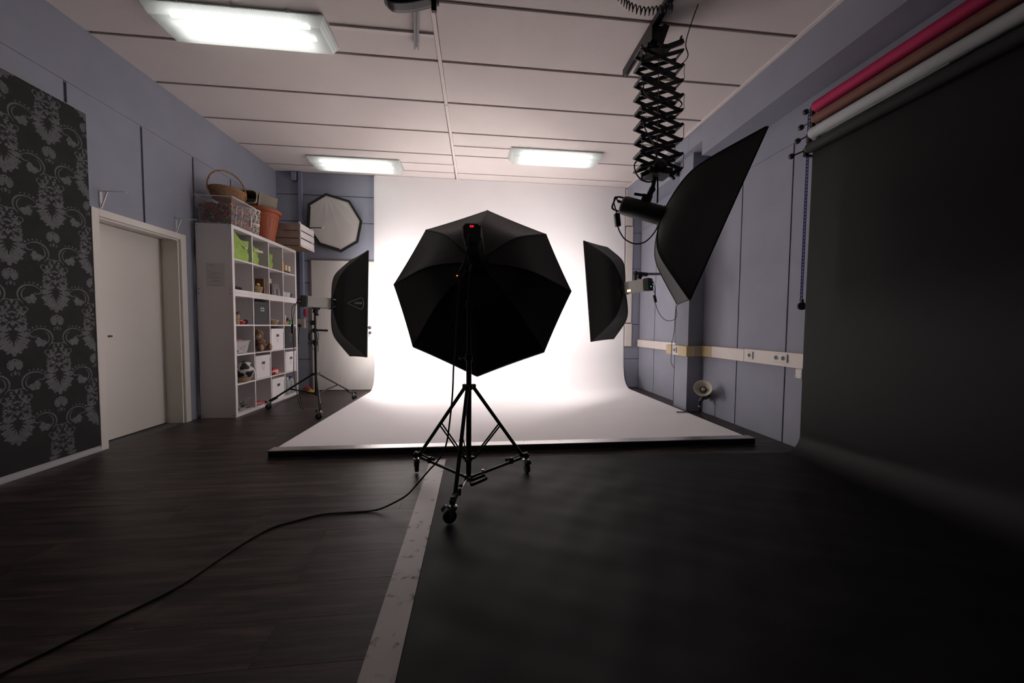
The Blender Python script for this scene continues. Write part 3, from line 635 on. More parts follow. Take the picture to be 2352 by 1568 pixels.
# central wheeled stand
cs = thing('wheeled_light_stand', (-.045, 2.345, 0), 'black wheeled light stand holding the huge octagonal softbox', 'stand')
cx, cy = -.045, 2.345
MB().cyl((cx, cy, .115), (cx, cy, .90), .0175, n=18).build('lower_column', BLKM, cs)
MB().cyl((cx, cy, .90), (cx, cy, 1.25), .0145, n=18).build('middle_column', BLKM, cs)
MB().cyl((cx, cy, 1.25), (cx + .012, cy - .02, 1.50), .011, n=16).build('upper_column', BLKM, cs)
k = MB().lathe((cx, cy, .885), [(.019, 0), (.024, .004), (.024, .045), (.018, .05)], 16); clampknob(k, (cx - .02, cy, .91), (-1, -.2, 0)); k.build('locking_collar', BLKP, cs)
k = MB().lathe((cx, cy, 1.235), [(.016, 0), (.021, .004), (.021, .04), (.015, .045)], 16); clampknob(k, (cx + .02, cy, 1.255), (1, -.3, 0)); k.build('locking_collar', BLKP, cs)
hd = Ac - n4 * .19 - u4 * .078
k = MB().obox(hd - Vector((0, 0, .012)), (1, 0, 0), (0, 1, 0), (0, 0, 1), .022, .03, .012).cyl(hd - Vector((0, 0, .01)), (cx + .012, cy - .02, 1.47), .016, n=12); clampknob(k, hd - Vector((.01, 0, .03)), (1, -.1, -.2)); k.build('tilt_bracket', BLKP, cs)
k = MB().lathe((cx, cy, .695), [(.019, 0), (.028, .003), (.028, .035), (.019, .038)], 16)
CW = [(-.445, 2.701), (.389, 2.616), (-.143, 1.973)]
legs = []
for p in CW:
    d = Vector((p[0] - cx, p[1] - cy, 0)).normalized(); k.obox(Vector((cx, cy, .713)) + d * .034, d, Vector((-d.y, d.x, 0)), (0, 0, 1), .014, .013, .016); legs.append(d)
k.build('leg_collar', BLKM, cs, bevel=.002, smooth=0)
low = MB().lathe((cx, cy, .215), [(.019, 0), (.025, .003), (.025, .03), (.019, .033)], 14)
for d in legs: low.obox(Vector((cx, cy, .23)) + d * .03, d, Vector((-d.y, d.x, 0)), (0, 0, 1), .012, .011, .009)
low.build('brace_collar', BLKM, cs, bevel=.0015, smooth=0)
MB().lathe((cx, cy, .085), [(.028, 0), (.028, .035), (.019, .04)], 16).build('base_hub', BLKM, cs)
for i, p in enumerate(CW):
    d = legs[i]; sd = Vector((-d.y, d.x, 0)); P = Vector((p[0], p[1], 0)); s_ = 1.15
    rd = (-.9, -.35) if i == 2 else ((.3, -1) if i == 0 else (.25, -1)); tp = caster(cs, P, rd, s_)
    a = Vector((cx, cy, .70)) + d * .042; b = tp - d * .035 + Vector((0, 0, .012)); MB().cyl(a, b, .0125, n=14).build('leg', BLKM, cs)
    MB().cyl(tp - Vector((0, 0, .012)), tp + Vector((0, 0, .03)), .014, n=12).bar(tp - d * .05 + Vector((0, 0, .022)), tp + d * .02 + Vector((0, 0, .0)), .03, .03).build('leg_foot', BLKP, cs, bevel=.003, smooth=0)
    m_ = a.lerp(b, .50); q0 = Vector((cx, cy, .23)) + d * .042
    for g in (-1, 1): MB().bar(m_ + sd * g * .013, q0 + sd * g * .010, .0035, .012).build('brace', BLKM, cs, smooth=0)
    e1 = Vector((cx, cy, .10)) + d * .025; e2 = tp - d * .05 - Vector((0, 0, .004))
    MB().cyl(e1, e2, .010 if i < 2 else .007, n=12).build('base_spoke', BLKM if i < 2 else mat('steel_rod', (.28, .28, .28), .3, .8), cs)
    c_ = MB().obox(e2.lerp(e1, .22) + Vector((0, 0, .012)), d, sd, (0, 0, 1), .012, .013, .022); clampknob(c_, e2.lerp(e1, .22) + Vector((0, 0, .02)), -d + Vector((0, 0, .15)), 1.1)
    c_.bar(e2.lerp(e1, .02) + Vector((0, 0, .03)), e2.lerp(e1, .22) + Vector((0, 0, .026)), .006, .006); c_.build('spoke_clamp', BLKP, cs, smooth=0)
# folded foot pedal bracket at the hub
MB().bar((cx + .01, cy - .035, .095), (cx + .11, cy + .015, .110), .010, .02).bar((cx + .02, cy - .075, .085), (cx + .12, cy - .02, .10), .010, .02).bar((cx + .01, cy - .035, .09), (cx + .02, cy - .075, .085), .012, .02).bar((cx + .11, cy + .015, .108), (cx + .12, cy - .02, .10), .012, .02).build('hub_bracket', BLKM, cs, bevel=.002, smooth=0)
MB().lathe((cx + .095, cy + .01, .118), [(.005, 0), (.005, .022), (.010, .024), (.010, .032), (0, .033)], 12).lathe((cx + .005, cy - .035, .11), [(.009, 0), (.009, .008), (0, .009)], 12).build('brass_screw', mat('brass', (.55, .40, .25), .35, .8), cs)
# left wheeled stand
ls = thing('wheeled_light_stand', (-2.10, 4.885, 0), 'black wheeled light stand holding the left softbox beside the cube shelf', 'stand')
cx, cy = -2.10, 4.885
zt = (Al - n_ * .15 - u_ * .07).z
MB().cyl((cx, cy, .18), (cx, cy, .86), .0185, n=16).build('lower_column', BLKM, ls)
MB().cyl((cx, cy, .86), (cx, cy, zt - .05), .014, n=16).build('upper_column', BLKM, ls)
hp_ = Vector(Al - n_ * .20 - u_ * .07)
k = MB().bar((cx, cy, zt - .07), hp_ - Vector((0, 0, .018)), .04, .05).obox(hp_ - Vector((0, 0, .012)), n_, r_, u_, .045, .022, .010); clampknob(k, hp_ - Vector((0, 0, .06)), (.6, -.6, -.6), 1.4); k.build('tilt_bracket', BLKP, ls, smooth=0)
k = MB().lathe((cx, cy, .84), [(.02, 0), (.028, .004), (.028, .06), (.016, .066)], 14); clampknob(k, (cx - .02, cy, .87), (-1, -.3, 0), 1.4); 
MB().obox((cx - .02, cy - .01, 1.14), (1, 0, 0), (0, 1, 0), (0, 0, 1), .035, .014, .03).build('cable_clip', BLKP, ls, smooth=0)
k.build('locking_collar', BLKP, ls)
MB().cyl((cx, cy - .01, 1.045), (cx + .165, cy - .03, 1.04), .013, n=12).ball((cx, cy - .008, 1.045), .03).build('side_handle', BLKP, ls)
k = MB()
for j in range(5): k.tube([(cx - .005 + (.06 - .008 * j) * cos(a_ * pi / 10) - .01 * (j % 2), cy - .035 - .006 * j, .965 + (.095 - .01 * j) * sin(a_ * pi / 10) * 1.0) for a_ in range(20)], .0045, 6, close=True)
k.tube(curve([(cx - .05, cy - .04, .92), (cx - .03, cy - .045, .83), (cx, cy - .05, .79)]), .004, 6).tube(curve([(cx + .04, cy - .04, .94), (cx + .05, cy - .04, .84), (cx + .045, cy - .04, .76)]), .004, 6)
tag(k.build('coiled_cable', BLKP), 'coil of thin black cable looped around the left stand', 'cable')
CW2 = [(-2.703, 4.894), (-1.841, 4.334), (-1.80, 5.437)]
k = MB().lathe((cx, cy, .445), [(.02, 0), (.03, .003), (.03, .035), (.02, .038)], 16); k2 = MB().lathe((cx, cy, .195), [(.02, 0), (.028, .003), (.028, .03), (.02, .033)], 14)
for i, p in enumerate(CW2):
    d = Vector((p[0] - cx, p[1] - cy, 0)).normalized(); sd = Vector((-d.y, d.x, 0)); k.obox(Vector((cx, cy, .463)) + d * .038, d, sd, (0, 0, 1), .016, .014, .017); k2.obox(Vector((cx, cy, .21)) + d * .034, d, sd, (0, 0, 1), .014, .012, .01)
    tp = caster(ls, (p[0], p[1], 0), (-.9, -.2) if i < 2 else (.7, .5), 1.05); a = Vector((cx, cy, .458)) + d * .05; b = tp - d * .02 + Vector((0, 0, .012))
    MB().cyl(a, b, .0125, n=12).build('leg', BLKM, ls)
    f_ = MB().bar(tp - d * .09 + Vector((0, 0, .05)), tp + Vector((0, 0, .0)), .032, .034); clampknob(f_, tp + sd * .01 + Vector((0, 0, .0)), sd * (1 if i == 0 else -1) + d * .4, 1.3); f_.build('leg_foot', BLKP, ls, bevel=.003, smooth=0)
    m_ = a.lerp(b, .56); q0 = Vector((cx, cy, .21)) + d * .045
    for g in (-1, 1): MB().bar(m_ + sd * g * .013, q0 + sd * g * .010, .004, .012).build('brace', BLKM, ls, smooth=0)
k.build('leg_collar', BLKM, ls, bevel=.002, smooth=0); k2.build('brace_collar', BLKM, ls, bevel=.002, smooth=0)
# cables of the left head
pz = [(-2.30, 4.80, 1.385), (-2.335, 4.79, 1.33), (-2.335, 4.78, 1.15), (-2.33, 4.78, 1.03), (-2.325, 4.79, .80), (-2.33, 4.79, .47), (-2.31, 4.80, .28), (-2.29, 4.84, .06), (-2.27, 4.86, .006), (-2.24, 4.85, .006), (-2.235, 4.80, .03), (-2.25, 4.80, .09), (-2.27, 4.79, .30)]
lc = thing('power_cable', (-2.33, 4.79, 0), 'black power cable with inline switch hanging from the left flash head', 'cable')
MB().tube(curve([tuple(eL - u_ * .02 - n_ * .02)] + pz[1:]), .0045, 6).tube(curve([tuple(eL + u_ * .02 - n_ * .025), (-2.30, 4.79, 1.33), (-2.325, 4.785, 1.2), (-2.33, 4.78, 1.1)]), .0035, 6).build('cord', BLKP, lc)
MB().obox((-2.331, 4.78, 1.06), (1, 0, 0), (0, 1, 0), (0, 0, 1), .013, .012, .062).build('inline_switch', BLKP, lc, bevel=.004, smooth=0)
# cable of the right head
rc = thing('power_cable', (2.55, 4.5, 1.4), 'thin black cable looping from the right flash head to the pillar trunking', 'cable')
MB().tube(curve([tuple(eR + u2 * .022 - n2 * .02), (2.175, 4.18, 1.66), (2.20, 4.19, 1.60), (2.215, 4.22, 1.53), (2.235, 4.25, 1.46), (2.285, 4.30, 1.374), (2.36, 4.36, 1.29), (2.45, 4.41, 1.225), (2.54, 4.45, 1.203), (2.64, 4.50, 1.22), (2.715, 4.56, 1.28), (2.724, 4.60, 1.40)]), .004, 6).tube(curve([(2.782, 4.60, 1.50), (2.735, 4.62, 1.38), (2.726, 4.62, 1.25), (2.725, 4.63, 1.07), (2.722, 4.66, .94), (2.724, 4.68, .90), (2.724, 4.685, .72), (2.724, 4.69, .66), (2.724, 4.66, .60), (2.724, 4.60, .56)]), .004, 6).tube(curve([tuple(eR - u2 * .022 - n2 * .02), (2.16, 4.18, 1.60), (2.18, 4.19, 1.57), (2.21, 4.21, 1.54)]), .003, 6).build('cord', BLKP, rc)
MB().obox((2.232, 4.245, 1.475), (1, 0, .25), (0, 1, 0), (-.25, 0, 1), .015, .012, .045).build('inline_box', BLKP, rc, bevel=.004, smooth=0)
# cable of the big hanging head
bc = thing('power_cable', (1.40, 3.0, 2.0), 'black cable with adapter looping below the hanging black flash head', 'cable')
eB = Ab - n3 * .40
MB().tube(curve([tuple(eB + u3 * .02), (1.215, 3.05, 2.26), (1.195, 3.03, 2.20), (1.21, 3.0, 2.10), (1.22, 3.0, 2.0), (1.25, 3.0, 1.93), (1.30, 3.0, 1.875), (1.39, 3.0, 1.845), (1.48, 3.0, 1.87), (1.55, 2.98, 1.95), (1.578, 2.96, 2.04), (1.575, 2.95, 2.12)]), .006, 8).build('cord', BLKP, bc)
MB().obox((1.217, 3.0, 2.045), (1, 0, .15), (0, 1, 0), (-.15, 0, 1), .022, .018, .055).build('adapter', BLKP, bc, bevel=.004, smooth=0)
# ================================================================== SCISSOR ARM + RAILS
r1 = struct('trim_6', 'black ceiling rail carrying the scissor arm', MB().box(1.385, 1.402, -1, 3.36, Hc(3) - .052, Hc(3) - .03).box(1.418, 1.435, -1, 3.36, Hc(3) - .052, Hc(3) - .03).box(1.385, 1.435, -1, 3.36, Hc(3) - .03, Hc(3) + .01), BLKM, smooth=0)
def slant(x0a, x0b, w_, y0, y1, za, zb_): return [(x0a, y0, za), (x0a + w_, y0, za), (x0b + w_, y1, za), (x0b, y1, za), (x0a, y0, zb_), (x0a + w_, y0, zb_), (x0b + w_, y1, zb_), (x0b, y1, zb_)]
HR = Hc(3); r2_ = struct('trim_7', 'grey ceiling rail ending near the lengthwise batten', MB().hexa(slant(-.08, -.545, .016, .4, 3.25, HR - .05, HR - .03)).hexa(slant(-.052, -.517, .016, .4, 3.25, HR - .05, HR - .03)).hexa(slant(-.08, -.545, .044, .4, 3.25, HR - .03, HR + .01)), mat('rail_grey', (.13, .125, .13), .45, .5, var=.05), smooth=0)
sa = thing('scissor_arm', (1.45, 2.85, 3.4), 'black ceiling scissor arm of crossed bars carrying the large black softbox', 'light suspension')
px0, px1, zb, zt2, NC = 1.315, 1.665, 2.43, 3.37, 8
ys = (2.83, 2.93); cell = (zt2 - zb) / NC; skx = lambda z: .012 * (3.4 - z) * 1.6
for li, yy in enumerate(ys):
    for c_ in range(NC):
        z0 = zb + cell * c_; z1 = z0 + cell
        for g in (0, 1):
            xa, xb = (px0, px1) if g == 0 else (px1, px0); dy = .006 * (1 if g else -1)
            MB().bar((xa + skx(z0), yy + dy, z0), (xb + skx(z1), yy + dy, z1), .008, .029, up=(0, 0, 1)).build('scissor_bar', BLKM, sa, smooth=0)
for c_ in range(NC + 1):
    z = zb + cell * c_
    for xx in (px0, px1): MB().cyl((xx + skx(z), ys[0] - .018, z), (xx + skx(z), ys[1] + .018, z), .012 if c_ % 2 else .010, n=10).build('pivot_pin', BLKM, sa)
sp_ = MB()
for c_ in range(0, NC, 1):
    z = zb + cell * c_
    for xx in (px0, px1):
        if (c_ + (xx > 1.4)) % 2: sp_.tube([(xx + skx(z) + (-.01 if xx < 1.4 else .01), ys[0] - .022, z), (xx + skx(z), ys[0] - .03, z + cell * .5), (xx + skx(z) + (-.01 if xx < 1.4 else .01), ys[0] - .022, z + cell)], .0025, 5)
sp_.tube([(1.50, 2.88, zb), (1.495, 2.88, zt2)], .004, 6)
sp_.build('tension_spring', mat('spring_steel', (.2, .2, .2), .35, .9), sa)
k = MB().box(1.36, 1.56, 2.81, 2.95, 3.365, 3.40).box(1.38, 1.47, 2.78, 2.98, 3.40, Hc(3) - .052).bar((1.34, 2.83, 3.33), (1.40, 2.83, 3.40), .02, .03).bar((1.52, 2.81, 3.37), (1.66, 2.81, 3.43), .03, .035).bar((1.63, 2.81, 3.42), (1.645, 2.81, 3.47), .02, .014).bar((1.45, 2.80, 3.37), (1.50, 2.80, 3.52), .05, .05)
k.build('trolley', BLKM, sa, bevel=.003, smooth=0)
k = MB().box(1.40, 1.60, 2.80, 2.96, 2.375, 2.425).lathe((1.49, 2.81, 2.43), [(.055, -.02), (.055, .02), (.03, .03)], 20, ax=(0, -1, 0)).bar((1.34, 2.83, 2.36), (1.43, 2.83, 2.40), .02, .035).bar((1.58, 2.83, 2.37), (1.68, 2.83, 2.43), .02, .035).bar((1.67, 2.83, 2.43), (1.655, 2.83, 2.37), .02, .016).bar((1.35, 2.83, 2.37), (1.345, 2.83, 2.32), .02, .014).bar((1.57, 2.83, 2.40), (1.63, 2.83, 2.34), .02, .02)
k.build('end_plate', BLKM, sa, bevel=.003, smooth=0)
top = Ab - n3 * .17 + u3 * .075
k = MB().cyl((1.495, 2.90, 2.39), (1.49, 2.93, 2.28), .018, n=12).bar((1.49, 2.93, 2.30), tuple(top + Vector((.0, 0, .01))), .05, .045).ball((1.49, 2.93, 2.29), .028).bar(tuple(top + Vector((.0, 0, .05))), tuple(top + Vector((-.11, 0, .062))), .014, .018).obox(tuple(top + Vector((0, 0, .02))), n3, r3, u3, .04, .022, .035)
k.build('spigot', BLKP, sa, smooth=0)
MB().tube(curve([(1.30, 2.82, 2.47), (1.27, 2.80, 2.43), (1.28, 2.80, 2.37), (1.33, 2.81, 2.32), (1.40, 2.83, 2.31), (1.46, 2.86, 2.33)]), .006, 6).tube(curve([(1.52, 2.9, 2.38), (1.535, 2.92, 2.28), (1.54, 2.93, 2.18)]), .007, 8).tube(curve([(1.38, 2.8, 3.15), (1.33, 2.8, 3.05), (1.36, 2.8, 2.98), (1.48, 2.8, 2.95), (1.60, 2.8, 2.97), (1.66, 2.8, 2.93), (1.60, 2.8, 2.87)]), .005, 6).tube(curve([(1.33, 2.8, 2.78), (1.36, 2.8, 2.70), (1.43, 2.8, 2.6), (1.46, 2.8, 2.45)]), .005, 6).build('cable_loop', BLKP, sa)
# coiled lead and straight cord from the trolley
pts = []; base_ = curve([(.96, 2.5, 3.47), (1.02, 2.5, 3.415), (1.084, 2.5, 3.375), (1.181, 2.5, 3.357), (1.277, 2.5, 3.375), (1.374, 2.52, 3.42), (1.44, 2.6, 3.48)], 24)
for i, p in enumerate(base_): a_ = i * 2 * pi / 7.5; pts.append(p + Vector((.004 * cos(a_), cos(a_) * .022, sin(a_) * .022)))
tag(MB().tube(pts, .0048, 6).build('coiled_cable', BLKP), 'springy coiled black cable under the ceiling beside the scissor arm top', 'cable')
tag(MB().tube(curve([(1.66, 2.55, 3.60), (1.665, 2.68, 3.52), (1.69, 2.82, 3.43), (1.70, 2.80, 3.32), (1.655, 2.79, 3.25), (1.60, 2.80, 3.22)]), .0045, 6).build('power_cable', BLKP), 'thin straight black cord dropping from the ceiling right of the scissor arm', 'cable')
# second suspended unit, mostly above the frame
su = thing('suspended_bracket', (-.38, 2.2, 3.1), 'black suspended holder with a curved underside cut off by the top of the photo', 'light suspension')
MB().grid(13, 5, lambda a_, b_: Vector((-.525 + .30 * a_, 2.16 + .08 * b_, 2.958 + .075 * a_ ** 1.6 + .022 * (1 - a_) ** 6 + (.012 if a_ < .01 else 0)))).build('tray', BLKM, su, solid=-.035)
MB().lathe((-.50, 2.2, 2.985), [(.035, 0), (.035, .03), (.05, .034), (.05, .12), (.0, .13)], 18).build('knob', BLKP, su)
MB().bar((-.252, 2.2, 3.25), (-.252, 2.2, 2.963), .022, .03).lathe((-.252, 2.187, 2.975), [(.008, 0), (.008, .006), (0, .007)], 10, ax=(0, -1, 0)).build('end_post', BLKM, su, bevel=.008, smooth=0)
MB().box(-.54, -.22, 2.17, 2.23, 3.10, 3.14).cyl((-.40, 2.2, 3.12), (-.352, 2.2, 3.48), .02).box(-.395, -.31, 2.12, 2.28, 3.46, 3.51).build('hanger', BLKM, su, smooth=0)
# ================================================================== PAPER ROLLS (right)
Yn, Yf = .15, 2.87
RO = thing('roll_bracket', (XR, 2.93, 2.9), 'blue and black wall hooks holding the four background paper rolls', 'bracket')
rolls = [('crimson', (2.930, 3.042), .046, lin(190, 28, 88), 'crimson background paper roll, topmost of the four on the wall'),
         ('brown', (2.914, 2.928), .041, lin(128, 82, 70), 'brown background paper roll below the crimson one'),
         ('grey', (2.905, 2.812), .047, lin(196, 198, 200), 'pale grey background paper roll below the brown one'),
         ('black', (2.893, 2.690), .043, (.02, .02, .021), 'black background paper roll with its sheet swept down onto the floor, lowest of the four')]
hk = MB()
for i, (nm, (rx, rz), rr, colr, lab) in enumerate(rolls):
    ye = Yf + (.012 if i == 3 else .0) + (-.02 if i == 1 else 0)
    t = thing('background_roll', (rx, (Yn + Yf) / 2, rz), lab, 'paper roll', None)
    MB().lathe((rx, Yn, rz), [(rr * .75, 0), (rr, .0), (rr, ye - Yn), (rr * .9, ye - Yn), (rr * .72, ye - Yn - .002)], 28, ax=(0, 1, 0)).build('paper', mat('paper_' + nm, colr, .7, var=.03, scale=3, bump=.03), t)
    MB().lathe((rx, Yn - .03, rz), [(.0, 0), (.026, 0), (.026, ye - Yn + .05), (.0, ye - Yn + .05)], 20, ax=(0, 1, 0)).build('core', mat('cardboard_core', (.42, .25, .12), .8, var=.1), t, label='brown cardboard core')
    ax_ = Vector((-.06 - .022 * i, .13 + .02 * i, -.05)); e0 = Vector((rx, ye + .02, rz)); bx = (2.943, 2.903, 2.874, 2.821)[i]; bz = (3.061, 2.922, 2.801, 2.664)[i]
    MB().cyl(e0, (bx, 2.975, bz), .0065, n=10).build('crank_rod', BLKM, t)
    MB().ball((bx, 2.98, bz), .025, 16, 10).build('crank_ball', mat('ball_dark', (.022, .012, .012), .3, var=.1), t)
    hk.box(rx - .012, rx + .02, ye + .021, ye + .046, rz - rr - .012, rz + .02); hk.box(rx + .01, XR - .001, ye + .024, ye + .044, rz - rr - .012, rz - rr + .006)
    if i == 2: MB().box(rx - .005, rx + .012, ye - .9, ye - .12, rz - rr - .004, rz - rr + .004).build('paper_edge', MATS['paper_grey'], t, smooth=0)
hk.box(XR - .008, XR - .0005, 2.88, 2.915, 2.6, 3.10); hk.build('hook', BLKM, RO, bevel=.002, smooth=0)
MB().box(XR - .012, XR - .008, 2.885, 2.912, 2.6, 3.10).build('blue_plate', mat('bracket_blue', (.02, .03, .16), .5), RO, smooth=0)
# chain with weight
cht = thing('pull_chain', (2.93, 2.925, 1.36), 'blue and white bead chain with a round grey weight hanging beside the black paper', 'chain')
blue = mat('chain_blue', lin(52, 70, 190), .5); white = mat('chain_white', (.85, .85, .88), .5)
ck = MB(); cw = MB(); z = 1.375; i = 0; A_ = Vector((.72, -.69, 0)); B_ = Vector((.69, .72, 0))
while z < 3.05:
    xx = 2.925 if z > 1.4 else 2.925
    for dx, zo in ((-.0, 0),):
        cw.obox((xx, 2.925, z + .013), A_, B_, (0, 0, 1), .0050, .0035, .012)
        ck.obox(Vector((xx, 2.925, z + .013)) - A_ * .0078, A_, B_, (0, 0, 1), .0025, .004, .013); ck.obox(Vector((xx, 2.925, z + .013)) + A_ * .0078, A_, B_, (0, 0, 1), .0025, .004, .013)
        ck.obox((xx, 2.925, z), A_, B_, (0, 0, 1), .009, .005, .0035)
    z += .030
ck.build('chain_links', blue, cht, smooth=0)['kind'] = 'stuff'; cw.build('chain_fill', white, cht, smooth=0)['kind'] = 'stuff'
MB().lathe((2.93, 2.925, 1.32), [(0, -.012), (.033, -.012), (.036, -.008), (.036, .008), (.033, .012), (0, .012)], 24, ax=(-.35, -.93, 0)).build('weight', mat('weight_grey', (.10, .10, .10), .5), cht)
MB().box(2.918, 2.94, 2.915, 2.935, 1.35, 1.38).build('weight_clip', BLKP, cht, smooth=0)
# second short loop behind
# black paper sheet
BP = mat('black_paper', (.0055, .0055, .0057), .58, var=.12, scale=5, bump=.08, bscale=12, spec=.28)
def sheet(u, v):
    # u: along y (far -> near), v: down the wall, round the curve and over the floor
    y_ = Yf + .0 - u * (Yf - Yn); r = .16 + .16 * u; xw = 2.915; zt_ = 2.66
    L1 = zt_ - r; L2 = pi / 2 * r; xe = -.247 - .01 * u; L3 = (xw - r) - xe; s_ = v * (L1 + L2 + L3)
    if s_ < L1:
        p = Vector((xw, y_, zt_ - s_)); k = min(1, s_ / .4)
        p.x += .004 * sin(y_ * 3 + s_ * 1.5) * k
    elif s_ < L1 + L2:
        a_ = (s_ - L1) / r; p = Vector((xw - r + r * cos(a_), y_, r - r * sin(a_)))
    else: p = Vector((xw - r - (s_ - L1 - L2), y_, 0))
    f = max(0, (s_ - L1 - L2)) ; g = min(1, f / .3) * min(1, max(0, (L1 + L2 + L3 - s_)) / .10)
    yy = p.y - .03 * g * max(0, 1 - (p.x + .2) / 3.1) * 0
    hgt = .0026 * (sin(p.x * 9 + 2.2 * sin(y_ * 4.1)) * sin(y_ * 13 + 1.7 * sin(p.x * 5)) + .6 * sin(p.x * 21 + y_ * 9) * sin(y_ * 27 - p.x * 6) + .5 * sin(y_ * 19 + 3 * sin(p.x * 2.7)))
    p.z += (hgt + .0040) * g * (1 if f > 0 else 0) + .0012
    if f > 0: p.y += .078 * min(1, f / 3.1) * (1 - u)
    return p
NU, NV = 80, 190
tb = bpy.data.objects['background_roll.003']
sh = MB().grid(NU, NV, sheet).build('paper_sheet', BP, tb, smooth=80)
# metal strip along the paper edge
ms = MB().hexa([(-.362, .2, .004), (-.249, .2, .004), (-.245, 2.945, .004), (-.373, 2.93, .004), (-.362, .2, .0085), (-.249, .2, .0085), (-.245, 2.945, .0085), (-.373, 2.93, .0085)]).build('metal_strip', ALUP, smooth=0)
ms.location.z = -.003
tag(ms, 'long stained grey metal strip weighting the edge of the black floor paper', 'strip')
# main cable from octabox head to the floor
cb = [tuple(pc - u4 * .10 - r4 * .012 - n4 * .02), (-.098, 2.10, 1.344), (-.116, 2.13, 1.086), (-.132, 2.15, .899), (-.14, 2.16, .712), (-.155, 2.16, .552), (-.178, 2.16, .394), (-.222, 2.15, .305), (-.281, 2.15, .239), (-.359, 2.15, .148), (-.422, 2.14, .088), (-.551, 2.145, .022), (-.628, 2.147, .006), (-.76, 2.14, .006), (-.897, 2.130, .006), (-1.01, 2.075, .006), (-1.116, 2.000, .006), (-1.18, 1.86, .006), (-1.214, 1.733, .006), (-1.257, 1.573, .006), (-1.372, 1.40, .006), (-1.493, 1.228, .006), (-1.66, 1.0, .006), (-1.8, .7, .006)]
tag(MB().tube(curve(cb, 8), .0052, 8).build('power_cable', BLKP), 'long black cable running from the octagonal softbox head across the laminate floor', 'cable')
# ================================================================== FLOOR LAMP
fp = thing('floor_lamp', (2.80, 4.05, 0), 'small floor flash with cream dish reflector on a black tripod by the pillar', 'lamp')
ld = Vector((-.52, -.62, .42)).normalized(); lc_ = Vector((2.80, 4.08, .36)); lu = Vector((0, 0, 1)); lr = ld.cross(lu).normalized(); 
CRM = mat('reflector_cream', (.68, .62, .52), .45, var=.05)
rf = MB().lathe(lc_, [(.035, -.06), (.05, -.055), (.06, -.03), (.085, .0), (.098, .03), (.103, .034), (.098, .034), (.083, .003), (.056, -.028), (.03, -.05)], 32, ax=ld).build('reflector', CRM, fp)
MB().lathe(lc_, [(.036, -.054), (.040, -.030), (.036, -.028), (.030, -.05)], 24, ax=ld).build('flash_tube_ring', mat('ring_metal', (.25, .22, .19), .3, .8), fp)
MB().lathe(lc_, [(.016, -.05), (.018, -.02), (.022, -.004), (.014, .012), (0, .018)], 16, ax=ld).build('bulb', mat('bulb_glass', (.55, .52, .5), .2), fp)
MB().lathe(lc_ - ld * .06, [(0, -.20), (.05, -.20), (.058, -.19), (.058, -.01), (.045, 0), (0, 0)], 20, ax=ld).build('body', BLKP, fp)
q = Vector((2.835, 4.165, 0)); hb_ = lc_ - ld * .15
MB().cyl((q.x - .02, q.y, .035), (q.x - .02, q.y, .20), .011, n=10).bar((q.x - .02, q.y, .18), tuple(hb_ - Vector((0, 0, .04))), .03, .04).build('stem', BLKM, fp, smooth=0)
MB().cyl((q.x - .02, q.y, .115), (q.x - .02, q.y, .135), .013, n=10).build('collar', CHR, fp)
for p in ((2.47, 4.08, .078), (2.80, 3.96, .008), (2.93, 4.32, .008)): MB().cyl((q.x - .02, q.y, .05), p, .006, n=8).ball(p, .009, 8, 6).build('leg', BLKM, fp)
# ================================================================== HANGING OCTAGON
ho = thing('hanging_octabox', (-2.33, YB, 2.80), 'white faced octagonal softbox with black rim hung high on the back wall', 'softbox')
OV = [(-2.451, 3.266), (-2.077, 3.164), (-1.886, 2.838), (-1.953, 2.487), (-2.232, 2.314), (-2.579, 2.418), (-2.764, 2.700), (-2.738, 3.079)]
oc_ = Vector((sum(v[0] for v in OV) / 8, sum(v[1] for v in OV) / 8)); yo = 6.158
def op(v, s_, y): p = oc_ + (Vector(v) - oc_) * s_; return Vector((p.x, y, p.y))
fr = MB()
for i in range(8):
    a_, b_ = OV[i], OV[(i + 1) % 8]; wI = .92 if i not in (6, 5, 4) else .875
    fr.hexa([op(a_, 1, yo), op(b_, 1, yo), op(b_, wI, yo + .004), op(a_, wI, yo + .004), op(a_, 1, yo + .03), op(b_, 1, yo + .03), op(b_, .94, yo + .03), op(a_, .94, yo + .03)])
fr.build('rim', BLKF, ho, smooth=0, label='black fabric rim')
vs = []; fs = []; NR = 28; NA = 160
def oct_r(an):
    for i in range(8):
        a_ = Vector(OV[i]) - oc_; b_ = Vector(OV[(i + 1) % 8]) - oc_; d = Vector((cos(an), sin(an))); e = b_ - a_; den = d.x * e.y - d.y * e.x
        if abs(den) > 1e-9:
            t_ = (a_.x * e.y - a_.y * e.x) / den; s_ = (a_.x * d.y - a_.y * d.x) / den
            if t_ > 0 and -1e-6 <= s_ <= 1 + 1e-6: return t_
    return .45
for k in range(NR + 1):
    for i in range(NA):
        an = 2 * pi * i / NA; rr = oct_r(an) * .955 * (k / NR); tx = oc_.x + rr * cos(an) - OV[0][0]; tz = oc_.y + rr * sin(an) - OV[0][1]; td = math.hypot(tx, tz); ta = math.atan2(tx, -tz); fold = .006 * (abs(sin(ta * 9 + .6)) ** .6 - .6) * math.exp(-td * 1.8) * min(1, (1 - k / NR) * 4) * min(1, td * 5)
        vs.append((oc_.x + rr * cos(an), yo + .012 + .012 * (1 - (k / NR) ** 2) + fold, oc_.y + rr * sin(an)))
for k in range(NR):
    for i in range(NA): fs.append((k * NA + i, (k + 1) * NA + i, (k + 1) * NA + (i + 1) % NA, k * NA + (i + 1) % NA))
MB().add(vs, fs).build('front_cloth', FABW, ho, smooth=80)
bk = MB()
for i in range(8): bk.add([op(OV[i], .96, yo + .03), op(OV[(i + 1) % 8], .96, yo + .03), op(OV[(i + 1) % 8], .3, YB - .002), op(OV[i], .3, YB - .002)], [(0, 1, 2, 3)])
